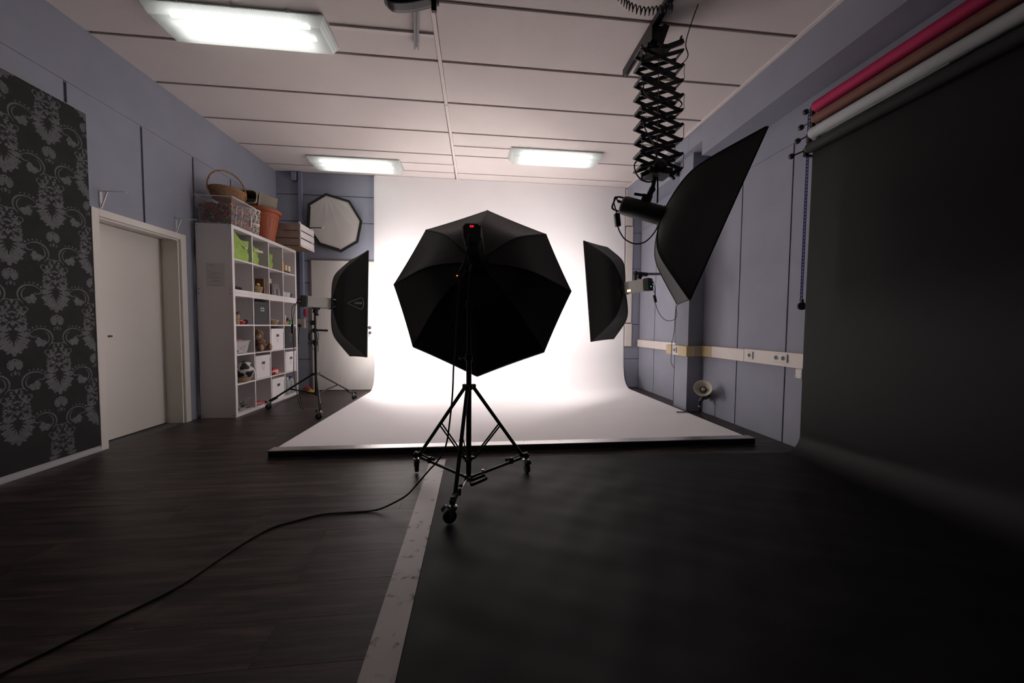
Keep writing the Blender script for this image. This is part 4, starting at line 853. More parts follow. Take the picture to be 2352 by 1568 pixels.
bk.build('back_shell', BLKF, ho, smooth=0)
hkx = thing('wall_hook_rod', (-2.62, 5.9, 2.63), 'thin black rod with white tip pointing right in front of the hanging octagon', 'rod')
MB().cyl((-2.90, 5.95, 2.628), (-2.415, 5.9, 2.637), .0085, n=8).bar((-2.90, YB - .05, 2.62), (-2.90, 5.95, 2.628), .015, .02).build('rod', BLKM, hkx)
MB().cyl((-2.415, 5.9, 2.637), (-2.385, 5.9, 2.638), .011, n=10).build('tip', WHT, hkx)
# ================================================================== WALL SHELF BRACKETS
for y_, z_, lab in ((3.487, 2.262, 'empty white shelf bracket over the left end of the cream door'), (4.266, 2.256, 'empty white shelf bracket over the right end of the cream door')):
    t = thing('shelf_bracket', (XL, y_, z_), lab, 'bracket', 'white brackets above the cream door')
    MB().box(XL + .0005, XL + .004, y_ - .011, y_ + .011, z_ - .145, z_ + .004).box(XL + .0005, XL + .205, y_ - .010, y_ + .010, z_ + .001, z_ + .004).build('plate', WHT, t, smooth=0)
    MB().bar((XL + .006, y_, z_ - .138), (XL + .055, y_ , z_ + .0), .010, .008).build('diagonal', WHT, t, smooth=0)
# ================================================================== CUBE SHELVES
SX, SY, SD, SWD = -2.84, 4.483, .39, 1.49
TO, TI = .040, .017
def shelf(name, z0, ht, rows, lab):
    t = thing(name, (SX - SD / 2, SY + SWD / 2, z0), lab, 'shelf'); cw = (SWD - 2 * TO - 3 * TI) / 4; ch = (ht - 2 * TO - (rows - 1) * TI) / rows
    MB().box(SX - SD, SX, SY, SY + TO, z0, z0 + ht).build('side_panel', SHW, t, bevel=.0015, smooth=0)
    MB().box(SX - SD, SX, SY + SWD - TO, SY + SWD, z0, z0 + ht).build('side_panel', SHW, t, bevel=.0015, smooth=0)
    MB().box(SX - SD, SX, SY + TO, SY + SWD - TO, z0 + ht - TO, z0 + ht).build('top_board', SHW, t, bevel=.0015, smooth=0)
    MB().box(SX - SD, SX, SY + TO, SY + SWD - TO, z0, z0 + TO).build('bottom_board', SHW, t, bevel=.0015, smooth=0)
    for k in range(1, rows):
        z = z0 + TO + k * ch + (k - 1) * TI
        MB().box(SX - SD + .002, SX - .002, SY + TO, SY + SWD - TO, z, z + TI).build('shelf_board', SHW, t, smooth=0)
    for k in range(1, 4):
        y = SY + TO + k * cw + (k - 1) * TI
        for q in range(rows): z = z0 + TO + q * (ch + TI); MB().box(SX - SD + .003, SX - .003, y, y + TI, z, z + ch).build('divider', SHW, t, smooth=0)
    sc_ = MB()
    for a_ in (SX - SD + .02, SX - .03):
        for b_ in (z0 + .03, z0 + ht - .02): sc_.cyl((a_, SY - .001, b_), (a_, SY + .001, b_), .006, n=8)
    sc_.build('screw_cap', mat('cap_dark', (.08, .08, .09), .5), t)
    return cw, ch, t
cwL, chL, lowS = shelf('cube_shelf', 0, 1.49, 4, 'white cube shelf of sixteen compartments standing on the floor')
cwU, chU, upS = shelf('cube_shelf', 1.49, .79, 2, 'white cube shelf of eight compartments stacked on top of the larger one')
def cell_(unit, c, r):   # r counted from the bottom; returns y0, y1, z of the cell floor
    cw, ch, z0 = (cwL, chL, 0) if unit == 'L' else (cwU, chU, 1.49)
    y = SY + TO + c * (cw + TI); return y, y + cw, z0 + TO + r * (ch + TI) + .0008
# paper note on the shelf side
nt_ = thing('paper_note', (-3.03, SY, 1.68), 'faint white paper sheet with printed lines taped to the shelf side', 'paper')
MB().box(-3.125, -2.925, SY - .0015, SY - .0005, 1.55, 1.825).build('sheet', mat('note_paper', (.60, .575, .58), .6), nt_, smooth=0)
ln = MB(); lr2 = MB()
def note_line(mb, z, a, b, h=.0028):
    x = a
    while x < b:
        l = random.uniform(.008, .022); mb.box(x, min(x + l, b), SY - .0018, SY - .0015, z, z + h); x += l + .003
for z, a, b in ((1.802, -3.10, -3.03), (1.787, -3.075, -3.05), (1.722, -3.10, -3.08), (1.714, -3.08, -2.96), (1.697, -3.08, -2.95), (1.685, -3.08, -3.01), (1.672, -3.10, -3.08), (1.660, -3.08, -2.97), (1.652, -3.08, -2.965), (1.57, -3.09, -2.97)): note_line(ln, z, a, b)
for z, a, b in ((1.630, -3.06, -2.975), (1.617, -3.05, -2.975), (1.607, -3.075, -2.95)): note_line(lr2, z, a, b)
ln.build('printed_lines', mat('ink_grey', (.15, .14, .14), .7), nt_, smooth=0); lr2.build('printed_lines', mat('ink_red', (.32, .10, .09), .7), nt_, smooth=0, label='reddish printed lines')
# --- storage boxes with lid
def sbox(unit, c, r, m, lab, fr=.0, hh=.295, tilt=0, tag2=True, w_=.94):
    y0, y1, z = cell_(unit, c, r); g = (y1 - y0) * (1 - w_) / 2; ya, yb = y0 + g, y1 - g; xf_ = SX - fr; xb = xf_ - .34; yc = (ya + yb) / 2
    t = thing('storage_box', ((xf_ + xb) / 2, yc, z), lab, 'box')
    MB().box(xb + .004, xf_ - .004, ya + .004, yb - .004, z, z + hh).build('box_body', m, t, bevel=.003, smooth=0)
    lid = MB().box(xb, xf_, ya, yb, z + hh - .035, z + hh + .006)
    lo_ = lid.build('lid', m, t, bevel=.003, smooth=0)
    if tilt: lo_.rotation_euler = (0, 0, 0)
    zl = z + hh - .095
    MB().box(xf_ - .004, xf_ + .002, yc - .036, yc + .036, zl - .020, zl + .024).build('label_holder', CHR if m is not BOXW else mat('holder_pale', (.5, .49, .48), .4, .5), t, bevel=.001, smooth=0)
    MB().box(xf_ + .002, xf_ + .0026, yc - .027, yc + .027, zl - .013, zl + .017).build('holder_slot', mat('slot_brown', (.035, .022, .012), .7), t, smooth=0)
    if tag2:
        b = MB(); zz = zl - .07
        for q in ((-.024, -.020, 0, .03), (.020, .024, 0, .03), (-.024, .024, 0, .003), (-.024, .024, .027, .03)): b.box(xf_ - .004, xf_ - .0033, yc + q[0], yc + q[1], zz + q[2], zz + q[3])
        for k in range(3): b.box(xf_ - .004, xf_ - .0033, yc - .024, yc + .024, zz - .010 - k * .009, zz - .008 - k * .009)
        b.build('printed_mark', mat('print_grey', (.30, .28, .28), .6), t, smooth=0)
    return t
sbox('L', 1, 3, SLATE, 'charcoal lidded box in the top row of the large shelf', tag2=False)
sbox('L', 2, 2, BOXW, 'white lidded box right of the teddy bear')
sbox('L', 3, 2, SLATE, 'charcoal lidded box in the rightmost column, one row lower than the other charcoal one')
sbox('L', 1, 1, BOXW, 'white lidded box right of the football')
sbox('L', 3, 1, BOXW, 'white lidded box in the rightmost column above the canisters')
sbox('L', 2, 0, BOXW, 'white lidded box in the bottom row, left of the canisters', tag2=False)
# --- green bags
GRN = mat('green_cloth', lin(146, 176, 80), .8, var=.18, scale=7, bump=.5, bscale=16)
def bag(c, lab, w_, hh, dep, slump, yoff=0, handle='rope'):
    y0, y1, z = cell_('U', c, 1); ya = y0 + .004 + yoff; yb = ya + w_; xf_ = SX - .004; t = thing('storage_bag', (xf_ - dep / 2, (ya + yb) / 2, z), lab, 'bag')
    def outline(k, v):   # k round the four sides
        P = [(xf_, ya), (xf_, yb), (xf_ - dep, yb), (xf_ - dep, ya)]; i = int(k * 4) % 4; f = k * 4 - int(k * 4); a_, b_ = Vector(P[i]), Vector(P[(i + 1) % 4]); p = a_.lerp(b_, f)
        b = -.018 * sin(pi * f) * sin(pi * v) ; nn = Vector((b_.y - a_.y, -(b_.x - a_.x))).normalized(); p += nn * b * (-.2 + v)
        tp_ = hh + slump * (.055 * cos(2 * pi * (k + .02)) - .05 * sin(pi * f) * (1 if i == 0 else .4)); w2 = .006 * sin(v * 9 + k * 23) + .004 * sin(v * 17 - k * 41)
        return Vector((min(p.x + w2, SX - .002), min(max(p.y + w2 * .5, y0 + .002), y1 - .002), z + tp_ * v))
    MB().grid(41, 12, lambda a_, b_: outline(a_ % 1 if a_ < 1 else 0, b_)).build('cloth_body', GRN, t, smooth=60)
    MB().box(xf_ - dep + .01, xf_ - .01, ya + .01, yb - .01, z, z + .006).build('base', GRN, t, smooth=0)
    hm_ = mat('handle_cream', (.62, .60, .48), .7)
    ym = (ya + yb) / 2 + .01
    if handle == 'rope': MB().tube(curve([(xf_ + .002, ym - .05, z + hh * .80), (xf_ + .012, ym - .02, z + hh * .73), (xf_ + .014, ym + .02, z + hh * .66), (xf_ + .013, ym + .05, z + hh * .60), (xf_ + .010, ym + .08, z + hh * .64), (xf_ + .002, ym + .082, z + hh * .70)]), [.004] * 12 + [.010] * 12 + [.007] * 7, 8).build('handle', hm_, t)
    elif handle == 'flat': MB().bar((xf_ + .004, ya + .02, z + hh * .80), (xf_ + .045, yb + .02, z + hh * .78), .008, .028).build('handle', hm_, t, bevel=.003, smooth=0)
    else: MB().tube(curve([(xf_ + .002, ya + .01, z + hh * .8), (xf_ + .012, ya + .035, z + hh * .7), (xf_ + .002, ya + .05, z + hh * .8)]), .004, 6).build('handle', hm_, t)
bag(0, 'slumped bright green cloth bag with white cord handle in the top left compartment', .265, .265, .30, 1, 0, 'rope')
bag(1, 'smaller green cloth bin with cream flat handle right of the slumped green bag', .115, .215, .28, .25, 0, 'flat')
bag(2, 'narrow green cloth bin showing beside the candles compartment', .082, .20, .28, .15, 0, 'loop')
# --- orange book and candle holders
y0, y1, z = cell_('U', 3, 1); ORG = mat('orange_cover', lin(250, 160, 30), .5)
t = thing('book', (SX - .1, y0 + .02, z), 'orange upright book left of the two cream candles', 'book')
MB().box(SX - .20, SX - .006, y0 + .003, y0 + .006, z, z + .155).box(SX - .20, SX - .006, y0 + .025, y0 + .028, z, z + .155).box(SX - .009, SX - .006, y0 + .003, y0 + .028, z, z + .155).build('cover', ORG, t, smooth=0)
MB().box(SX - .195, SX - .010, y0 + .006, y0 + .025, z + .003, z + .151).build('pages', mat('pages', (.6, .57, .5), .8), t, smooth=0)
for k, (yy, zz_, lab) in enumerate(((y0 + .165, 0, 'cream pillar candle on a glass holder beside the orange book'), (y0 + .262, 0, 'cream pillar candle on a glass holder at the right side of the compartment'))):
    t = thing('candle_holder', (SX - .06, yy, z), lab, 'candle'); x_ = SX - .06
    MB().lathe((x_, yy, z), [(.026, 0), (.026, .004), (.006, .008), (.005, .018), (.012, .022), (.006, .028), (.022, .036), (.024, .040), (.0, .040)], 18).build('holder', mat('glass_clear', (.8, .8, .8), .08, trans=.8), t)
    MB().lathe((x_, yy, z + .040), [(.024, 0), (.025, .003), (.025, .082), (.018, .085), (0, .082)], 18).build('candle', mat('wax_cream', lin(235, 218, 190), .5), t)
    MB().cyl((x_, yy, z + .121), (x_, yy, z + .131), .0012, n=6).build('wick', BLK, t)
# --- upper, lower row
y0, y1, z = cell_('U', 0, 0)
y0 += .07
t = thing('sunglasses_case', (SX - .06, y0 + .08, z), 'low black lumpy object alone in its compartment', 'object')
MB().ball((SX - .06, y0 + .04, z + .022), .028, 12, 8, (1, 1.3, .78)).ball((SX - .06, y0 + .105, z + .020), .026, 12, 8, (1, 1.2, .76)).ball((SX - .09, y0 + .07, z + .018), .024, 12, 8, (1, 1.6, .74)).build('shell', RUB, t)
WIC = mat('wicker_tan', (.42, .29, .17), .75, var=.2, scale=30)
WICD = mat('wicker_brown', (.30, .155, .065), .7, var=.25, scale=30)
def woven(t, c, prof, sx, sy, m, n=40, name='woven_body', rows=9, rr=.004):
    """stacked wavy withies over upright stakes following the profile (radius, height)"""
    b = MB(); c = Vector(c)
    def rad(h):
        for (r0, h0), (r1, h1) in zip(prof[:-1], prof[1:]):
            if h0 <= h <= h1: return r0 + (r1 - r0) * (h - h0) / max(1e-6, h1 - h0)
        return prof[-1][0]
    H_ = prof[-1][1]
    for k in range(rows):
        h = prof[0][1] + (H_ - prof[0][1]) * (k + .5) / rows; r_ = rad(h)
        b.tube([c + Vector((cos(2 * pi * i / n) * (r_ + rr * .8 * (1 if (i + k) % 2 else -1)) * sx, sin(2 * pi * i / n) * (r_ + rr * .8 * (1 if (i + k) % 2 else -1)) * sy, h)) for i in range(n)], rr * (H_ / rows / rr / 1.9), 5, close=True)
    b.build(name, m, t, smooth=60)
    s_ = MB()
    for i in range(0, n, 2): an = 2 * pi * i / n; s_.tube([c + Vector((cos(an) * rad(h) * sx, sin(an) * rad(h) * sy, h)) for h in (prof[0][1], H_ * .35, H_ * .7, H_)], rr * .7, 4)
    s_.build('stakes', m, t)
    MB().lathe(c, [(0, .002), (prof[0][0], .002), (prof[0][0], .010), (0, .010)], n, sx=sx, sy=sy).build('basket_base', m, t)
    MB().tube([c + Vector((cos(2 * pi * i / n) * prof[-1][0] * sx, sin(2 * pi * i / n) * prof[-1][0] * sy, H_)) for i in range(n)], rr * 1.7, 6, close=True).build('rim', m, t)
y0, y1, z = cell_('U', 1, 0)
y0 += .085
t = thing('fruit_basket', (SX - .075, y0 + .08, z), 'small tan basket holding yellow and green toy fruit', 'basket')
woven(t, (SX - .055, y0 + .075, z), [(.050, 0), (.060, .04), (.068, .078)], .85, 1, WIC, 26, rows=7, rr=.003)
FY = mat('fruit_yellow', lin(240, 185, 30), .5); FG = mat('fruit_green', (.06, .16, .04), .5)
tag(MB().tube(curve([(SX - .04, y0 + .05, z + .082), (SX - .045, y0 + .07, z + .108), (SX - .05, y0 + .10, z + .115), (SX - .055, y0 + .13, z + .09)]), [.005, .009] + [.015] * 14 + [.011, .008, .005], 8).build('toy_banana', FY), 'yellow toy banana lying in the small tan basket', 'toy fruit')
tag(MB().ball((SX - .045, y0 + .055, z + .092), .021).lathe((SX - .045, y0 + .055, z + .112), [(.003, 0), (.002, .006), (0, .007)], 6).build('toy_pepper', FG), 'dark green toy fruit under the yellow banana', 'toy fruit')
y0 -= .025
t = thing('photo_book', (SX - .12, y0 + .17, z), 'book with dark cover and white striped spine behind the fruit basket', 'book')
MB().box(SX - .25, SX - .155, y0 + .02, y0 + .148, z, z + .195).build('cover', mat('cover_grey', (.12, .11, .11), .5, var=.3), t, bevel=.002, smooth=0)
MB().box(SX - .23, SX - .118, y0 + .152, y0 + .168, z, z + .195).build('spine', mat('spine_white', (.62, .6, .58), .5, var=.1, scale=40), t, bevel=.002, smooth=0)
y0 -= .02
t = thing('wooden_box', (SX - .11, y0 + .22, z), 'tall brown wooden box standing right of the fruit basket', 'box')
BRW = mat('brown_wood', (.115, .062, .038), .6, var=.2, scale=6, stretch=(1, 6, 1)); BRL = mat('brown_wood_light', (.27, .165, .12), .6, var=.1)
MB().box(SX - .20, SX - .012, y0 + .195, y0 + .255, z, z + .20).build('box_body', BRW, t, bevel=.002, smooth=0)
MB().box(SX - .20, SX - .008, y0 + .256, y0 + .276, z, z + .20).build('side_board', BRL, t, bevel=.002, smooth=0)
y0, y1, z = cell_('U', 2, 0)
t = thing('bottle', (SX - .06, y0 + .03, z), 'dark bottle with white neck wrap left of the glass carafes', 'bottle')
MB().lathe((SX - .036, y0 + .070, z), [(.0, 0), (.030, 0), (.032, .01), (.032, .12), (.014, .165), (.012, .20), (0, .20)], 20).build('bottle_glass', mat('bottle_brown', (.045, .022, .01), .15), t)
MB().lathe((SX - .036, y0 + .070, z + .160), [(.0165, 0), (.0145, .01), (.0145, .062), (0, .063)], 16).build('neck_wrap', WHT, t)
GL = mat('glass_thin', (1, 1, 1), .0, trans=1, spec=.5)
for yy, xx, lab in ((y0 + .175, SX - .06, 'clear glass carafe with flared rim beside the dark bottle'), (y0 + .268, SX - .05, 'clear rounded glass carafe right of the other carafe')):
    t = thing('carafe', (xx, yy, z), lab, 'carafe'); o = MB().lathe((xx, yy, z), [(0, .002), (.034, .0), (.040, .015), (.040, .07), (.026, .115), (.018, .14), (.024, .175), (.022, .175), (.016, .14), (.024, .113), (.037, .07), (.037, .016), (.032, .006), (0, .006)], 24).build('glass_body', GL, t)
    MB().lathe((xx, yy, z + .172), [(.0235, 0), (.026, .004), (.0225, .005)], 24).build('glass_lip', GL, t)
y0, y1, z = cell_('U', 3, 0)
WBX = mat('translucent_white', (.50, .50, .53), .4)
t = thing('food_tub', (SX - .09, y0 + .12, z), 'low milky white tub at the bottom right of the upper shelf', 'box')
MB().taper(SX - .17, SX - .01, y0 + .012, y0 + .205, z, z + .068, .006, .006).build('tub_body', WBX, t, bevel=.004, smooth=0); MB().box(SX - .172, SX - .008, y0 + .009, y0 + .208, z + .068, z + .074).build('tub_rim', WBX, t, bevel=.002, smooth=0)
MB().box(SX - .0095, SX - .0085, y0 + .10, y0 + .104, z + .005, z + .066).build('fold_line', mat('print_grey', (.3, .3, .3), .5), t, smooth=0)
tag(MB().ball((SX - .07, y0 + .035, z + .093), .021, 12, 8, (1, 1, .9)).lathe((SX - .07, y0 + .035, z + .110), [(.004, 0), (.002, .008), (0, .009)], 6).build('toy_lemon', mat('lemon', lin(205, 195, 60), .5)), 'yellow toy lemon on the milky white tub', 'toy fruit')
t = thing('plant_pot', (SX - .06, y0 + .26, z), 'small dark green pot right of the milky tub', 'pot')
MB().lathe((SX - .055, y0 + .262, z), [(0, 0), (.030, 0), (.038, .055), (.041, .055), (.041, .066), (.036, .066), (.032, .012), (0, .012)], 18).build('pot_body', mat('dark_green', (.02, .055, .025), .5), t)
# --- lower shelf, top row
y0, y1, z = cell_('L', 0, 3); y0 += .065
t = thing('toy_basket', (SX - .06, y0 + .02, z), 'small woven pouch with dark bird on top, left of the red bowl', 'toy')
MB().lathe((SX - .05, y0 + .034, z + .065), [(0, 0), (.020, 0), (.030, .02), (.022, .05), (.028, .058), (0, .05)], 16).lathe((SX - .05, y0 + .034, z), [(.026, 0), (.020, .064), (0, .065)], 14).build('pouch', WIC, t)
MB().ball((SX - .05, y0 + .036, z + .135), .016, 10, 8, (1, 1.6, .8)).bar((SX - .05, y0 + .045, z + .14), (SX - .05, y0 + .075, z + .155), .012, .004).build('bird', BLKF, t)
RD = mat('red_gloss', lin(190, 30, 35), .4)
t = thing('bowl', (SX - .06, y0 + .09, z), 'small red bowl with pale contents', 'bowl')
MB().lathe((SX - .045, y0 + .092, z), [(0, 0), (.03, 0), (.046, .018), (.050, .042), (.046, .042), (.04, .02), (0, .012)], 20).build('bowl_body', RD, t); MB().ball((SX - .045, y0 + .088, z + .040), .032, 12, 6, (1, 1, .45)).build('filling', mat('pale_fill', (.55, .48, .45), .7), t)
t = thing('yarn_ball', (SX - .05, y0 + .19, z), 'black ball of yarn right of the red bowl', 'ball')
b = MB().ball((SX - .05, y0 + .187, z + .030), .029, 14, 10)
b.build('ball_core', BLKF, t); b = MB()
for k in range(9):
    a1 = Vector((random.gauss(0, 1), random.gauss(0, 1), random.gauss(0, 1))).normalized(); a2 = a1.orthogonal().normalized(); a3 = a1.cross(a2)
    b.tube([Vector((SX - .05, y0 + .187, z + .0315)) + (a2 * cos(q * pi / 8) + a3 * sin(q * pi / 8)) * .0295 for q in range(16)], .0018, 4, close=True)
b.build('yarn', BLKF, t)
y0, y1, z = cell_('L', 2, 3)
t = thing('wicker_bowl', (SX - .06, y0 + .09, z), 'shallow woven bowl with white cloth in the top row of the large shelf', 'basket')
woven(t, (SX - .065, y0 + .185, z), [(.045, 0), (.065, .03), (.085, .062)], .72, 1, WIC, 30, rows=6, rr=.003); MB().ball((SX - .065, y0 + .165, z + .058), .045, 14, 8, (.9, 1, .5)).ball((SX - .055, y0 + .185, z + .050), .035, 12, 8, (.9, 1.2, .5)).build('cloth', mat('cloth_white', (.5, .47, .46), .8, bump=.3, bscale=40), t)
tag(MB().box(SX - .11, SX - .004, y0 + .272, y0 + .332, z, z + .004).build('coaster', BRW, bevel=.001, smooth=0), 'thin dark board lying under the woven bowl edge', 'board')
y0, y1, z = cell_('L', 3, 3); y0 += .055
t = thing('figurine', (SX - .04, y0 + .025, z), 'small white and pink figurine at the left of its compartment', 'figurine')
MB().lathe((SX - .035, y0 + .026, z + .045), [(0, 0), (.016, 0), (.014, .03), (.018, .05), (.015, .085), (.010, .10), (0, .102)], 14).build('body', mat('mint_white', (.55, .60, .52), .5), t); MB().lathe((SX - .035, y0 + .026, z), [(0, 0), (.022, 0), (.022, .03), (.015, .045), (0, .045)], 14).build('base', mat('peach', (.62, .36, .27), .6), t)
t = thing('craft_box', (SX - .05, y0 + .1, z), 'brown box with dark roof between figurine and green pot', 'box')
MB().box(SX - .10, SX - .03, y0 + .065, y0 + .135, z, z + .055).build('box_body', mat('tan_wood', (.30, .18, .08), .6), t, bevel=.002, smooth=0)
MB().add([(SX - .11, y0 + .055, z + .055), (SX - .02, y0 + .055, z + .055), (SX - .02, y0 + .145, z + .055), (SX - .11, y0 + .145, z + .055), (SX - .11, y0 + .10, z + .105), (SX - .02, y0 + .10, z + .105)], [(0, 1, 5, 4), (2, 3, 4, 5), (0, 4, 3), (1, 2, 5), (0, 3, 2, 1)]).build('roof', mat('roof_dark', (.05, .028, .015), .7), t, smooth=0)
t = thing('jar', (SX - .05, y0 + .18, z), 'green tinted jar right of the small brown box', 'jar'); MB().lathe((SX - .04, y0 + .178, z), [(0, 0), (.027, 0), (.029, .01), (.027, .055), (.020, .062), (0, .062)], 16).build('jar_body', mat('green_plastic', (.05, .30, .10), .4), t); MB().lathe((SX - .04, y0 + .178, z + .062), [(.020, 0), (.020, .012), (0, .012)], 14).build('jar_lid', BLKP, t)
t = thing('glass_frame', (SX - .10, y0 + .15, z), 'leaning glass pane behind the figurine and the green jar', 'pane')
MB().hexa([(SX - .16, y0 + .02, z), (SX - .155, y0 + .02, z), (SX - .155, y0 + .24, z), (SX - .16, y0 + .24, z), (SX - .16, y0 + .02, z + .17), (SX - .155, y0 + .02, z + .17), (SX - .155, y0 + .15, z + .17), (SX - .16, y0 + .15, z + .17)]).build('pane', mat('pane_pale', (.5, .52, .5), .2, trans=.3), t, smooth=0)
# --- lower shelf row 2
y0, y1, z = cell_('L', 0, 2)
t = thing('plastic_tub', (SX - .1, y0 + .13, z), 'milky plastic tub with red lid edge above the football', 'tub')
TRL = mat('milky_plastic', (.42, .40, .44), .35, trans=.25)
MB().taper(SX - .21, SX - .012, y0 + .015, y0 + .265, z, z + .148, .018, .028).build('tub_body', TRL, t, bevel=.004, smooth=0); MB().box(SX - .216, SX - .006, y0 + .008, y0 + .275, z + .148, z + .157).build('tub_rim', TRL, t, bevel=.002, smooth=0)
MB().bar((SX - .05, y0 + .01, z + .170), (SX - .05, y0 + .115, z + .163), .09, .012).build('red_card', RD, t, smooth=0); MB().bar((SX - .0125, y0 + .10, z + .06), (SX - .011, y0 + .22, z + .09), .002, .01).box(SX - .014, SX - .012, y0 + .05, y0 + .12, z + .02, z + .04).build('contents', mat('pink_fill', (.50, .33, .38), .6), t, smooth=0)
# teddy bear
y0, y1, z = cell_('L', 1, 2)
FUR = mat('teddy_brown', (.17, .078, .036), .95, var=.35, scale=45, bump=.5, bscale=110, sheen=.4); PAW = mat('teddy_beige', (.46, .33, .22), .9, var=.1, bump=.3, bscale=80)
tb_ = thing('teddy_bear', (SX - .09, y0 + .10, z), 'brown teddy bear with beige muzzle and feet sitting between compartments', 'toy')
def fuzzy(mb, amp=.006):
    mb.v = [tuple(Vector(p) + Vector((random.gauss(0, amp), random.gauss(0, amp), random.gauss(0, amp * .8)))) for p in mb.v]; mb.v = [(min(p[0], SX + .09), min(max(p[1], y0 + .003), y1 - .002), min(max(p[2], z + .001), z + .328)) for p in mb.v]; return mb
bx_, by_ = SX - .055, y0 + .190
fuzzy(MB().ball((bx_, by_, z + .090), .078, 22, 16, (.9, 1, 1.15)), .003).build('torso', FUR, tb_)
hx_, hy_ = SX - .040, y0 + .118
fuzzy(MB().ball((hx_, hy_, z + .222), .070, 24, 16, (.95, 1.0, 1.02)), .0028).build('head', FUR, tb_)
for dx_, dy_ in ((.03, -.050), (-.03, .050)): fuzzy(MB().ball((hx_ + dx_, hy_ + dy_, z + .272), .020, 12, 8), .002).build('ear', FUR, tb_)
MB().ball((hx_ + .035, hy_ - .038, z + .205), .030, 14, 10, (1, 1, 1.1)).build('muzzle', PAW, tb_)
MB().ball((hx_ + .052, hy_ - .058, z + .216), .008, 8, 6).build('nose', BLKP, tb_)
for dx_, dy_ in ((.055, -.018), (.022, -.056)): MB().ball((hx_ + dx_, hy_ + dy_, z + .238), .005, 8, 6).build('eye', BLKP, tb_)
for yy, yt in ((.14, .070), (.22, .275)):
    fuzzy(MB().tube(curve([(bx_, y0 + .5 * (yy + .19), z + .045), (bx_ + .04, y0 + .5 * (yy + yt), z + .045), (SX + .020, y0 + yt, z + .050)]), [.033] * 13, 14), .0022).build('leg', FUR, tb_)
    fuzzy(MB().ball((SX + .024, y0 + yt, z + .052), .046, 16, 12, (.62, .85, 1.08)), .0025).build('foot', FUR, tb_); MB().ball((SX + .040, y0 + yt - .006, z + .052), .037, 14, 10, (.50, .82, 1.08)).build('paw_pad', PAW, tb_)
for yy, yt in ((.13, .085), (.24, .262)): fuzzy(MB().tube(curve([(bx_, y0 + yy, z + .150), (bx_ + .035, y0 + .5 * (yy + yt), z + .120), (SX - .0, y0 + yt, z + .100)]), [.022] * 13, 12), .002).build('arm', FUR, tb_)
# --- football on basket
y0, y1, z = cell_('L', 0, 1)
t = thing('wicker_tray', (SX - .11, y0 + .11, z), 'shallow tan basket under the football', 'basket')
woven(t, (SX - .060, y0 + .195, z), [(.06, 0), (.085, .025), (.108, .052)], .85, 1, WIC, 30, rows=5, rr=.003)
bc_ = Vector((SX - .045, y0 + .205, z + .145)); ft = thing('football', tuple(bc_), 'black and white football lying on a tan basket', 'ball')
bm_ = MB().ball(bc_, .108, 36, 24); bm_.build('ball_skin', mat('ball_white', (.62, .59, .58), .4, var=.03), ft)
ph = (1 + 5 ** .5) / 2; ico = []
for a_ in (-1, 1):
    for b_ in (-ph, ph): ico += [Vector((0, a_, b_)), Vector((a_, b_, 0)), Vector((b_, 0, a_))]
rot = Matrix.Rotation(.55, 3, 'Z') @ Matrix.Rotation(.5, 3, 'X')
for v in ico:
    v = (rot @ v).normalized(); o_ = v.orthogonal().normalized(); q = v.cross(o_); pts = [bc_ + v * .1086]; fs = []
    for k in range(1, 5):
        for i in range(20):
            a_ = 2 * pi * i / 20; rr = .050 * (1 + .30 * cos(3 * a_)) * k / 4; pts.append(bc_ + (v * .108 + (o_ * cos(a_) + q * sin(a_)) * rr).normalized() * .1088)
    fs = [(0, 1 + i, 1 + (i + 1) % 20) for i in range(20)] + [(1 + k * 20 + i, 21 + k * 20 + i, 21 + k * 20 + (i + 1) % 20, 1 + k * 20 + (i + 1) % 20) for k in range(3) for i in range(20)]
    MB().add(pts, fs).build('black_patch', BLKP, ft, smooth=80)
y0, y1, z = cell_('L', 2, 1); y0 += .06
t = thing('card_box', (SX - .06, y0 + .1, z), 'red and white printed cardboard box lying in the third column', 'box')
MB().box(SX - .12, SX - .03, y0 + .02, y0 + .165, z, z + .085).build('box_body', mat('card_white', (.6, .57, .56), .5), t, bevel=.001, smooth=0); MB().box(SX - .1205, SX - .0295, y0 + .0195, y0 + .1655, z + .062, z + .0855).box(SX - .1205, SX - .0295, y0 + .0195, y0 + .1655, z, z + .022).build('red_band', RD, t, smooth=0)
t = thing('party_hat', (SX - .02, y0 + .12, z), 'red and white striped cone in front of the printed box', 'hat')
hr = MB(); hw = MB(); A0 = Vector((SX - .022, y0 + .03, z + .022)); A1 = Vector((SX + .0, y0 + .235, z + .004))
for k in range(6): (hr if k % 2 == 0 else hw).cyl(A0.lerp(A1, k / 6), A0.lerp(A1, (k + 1) / 6), .020 * (1 - k / 6) + .002, .020 * (1 - (k + 1) / 6) + .002, 14)
hr.build('red_stripes', mat('red_orange', lin(230, 70, 45), .5), t); hw.build('white_stripes', mat('card_white', (.6, .57, .56), .5), t)
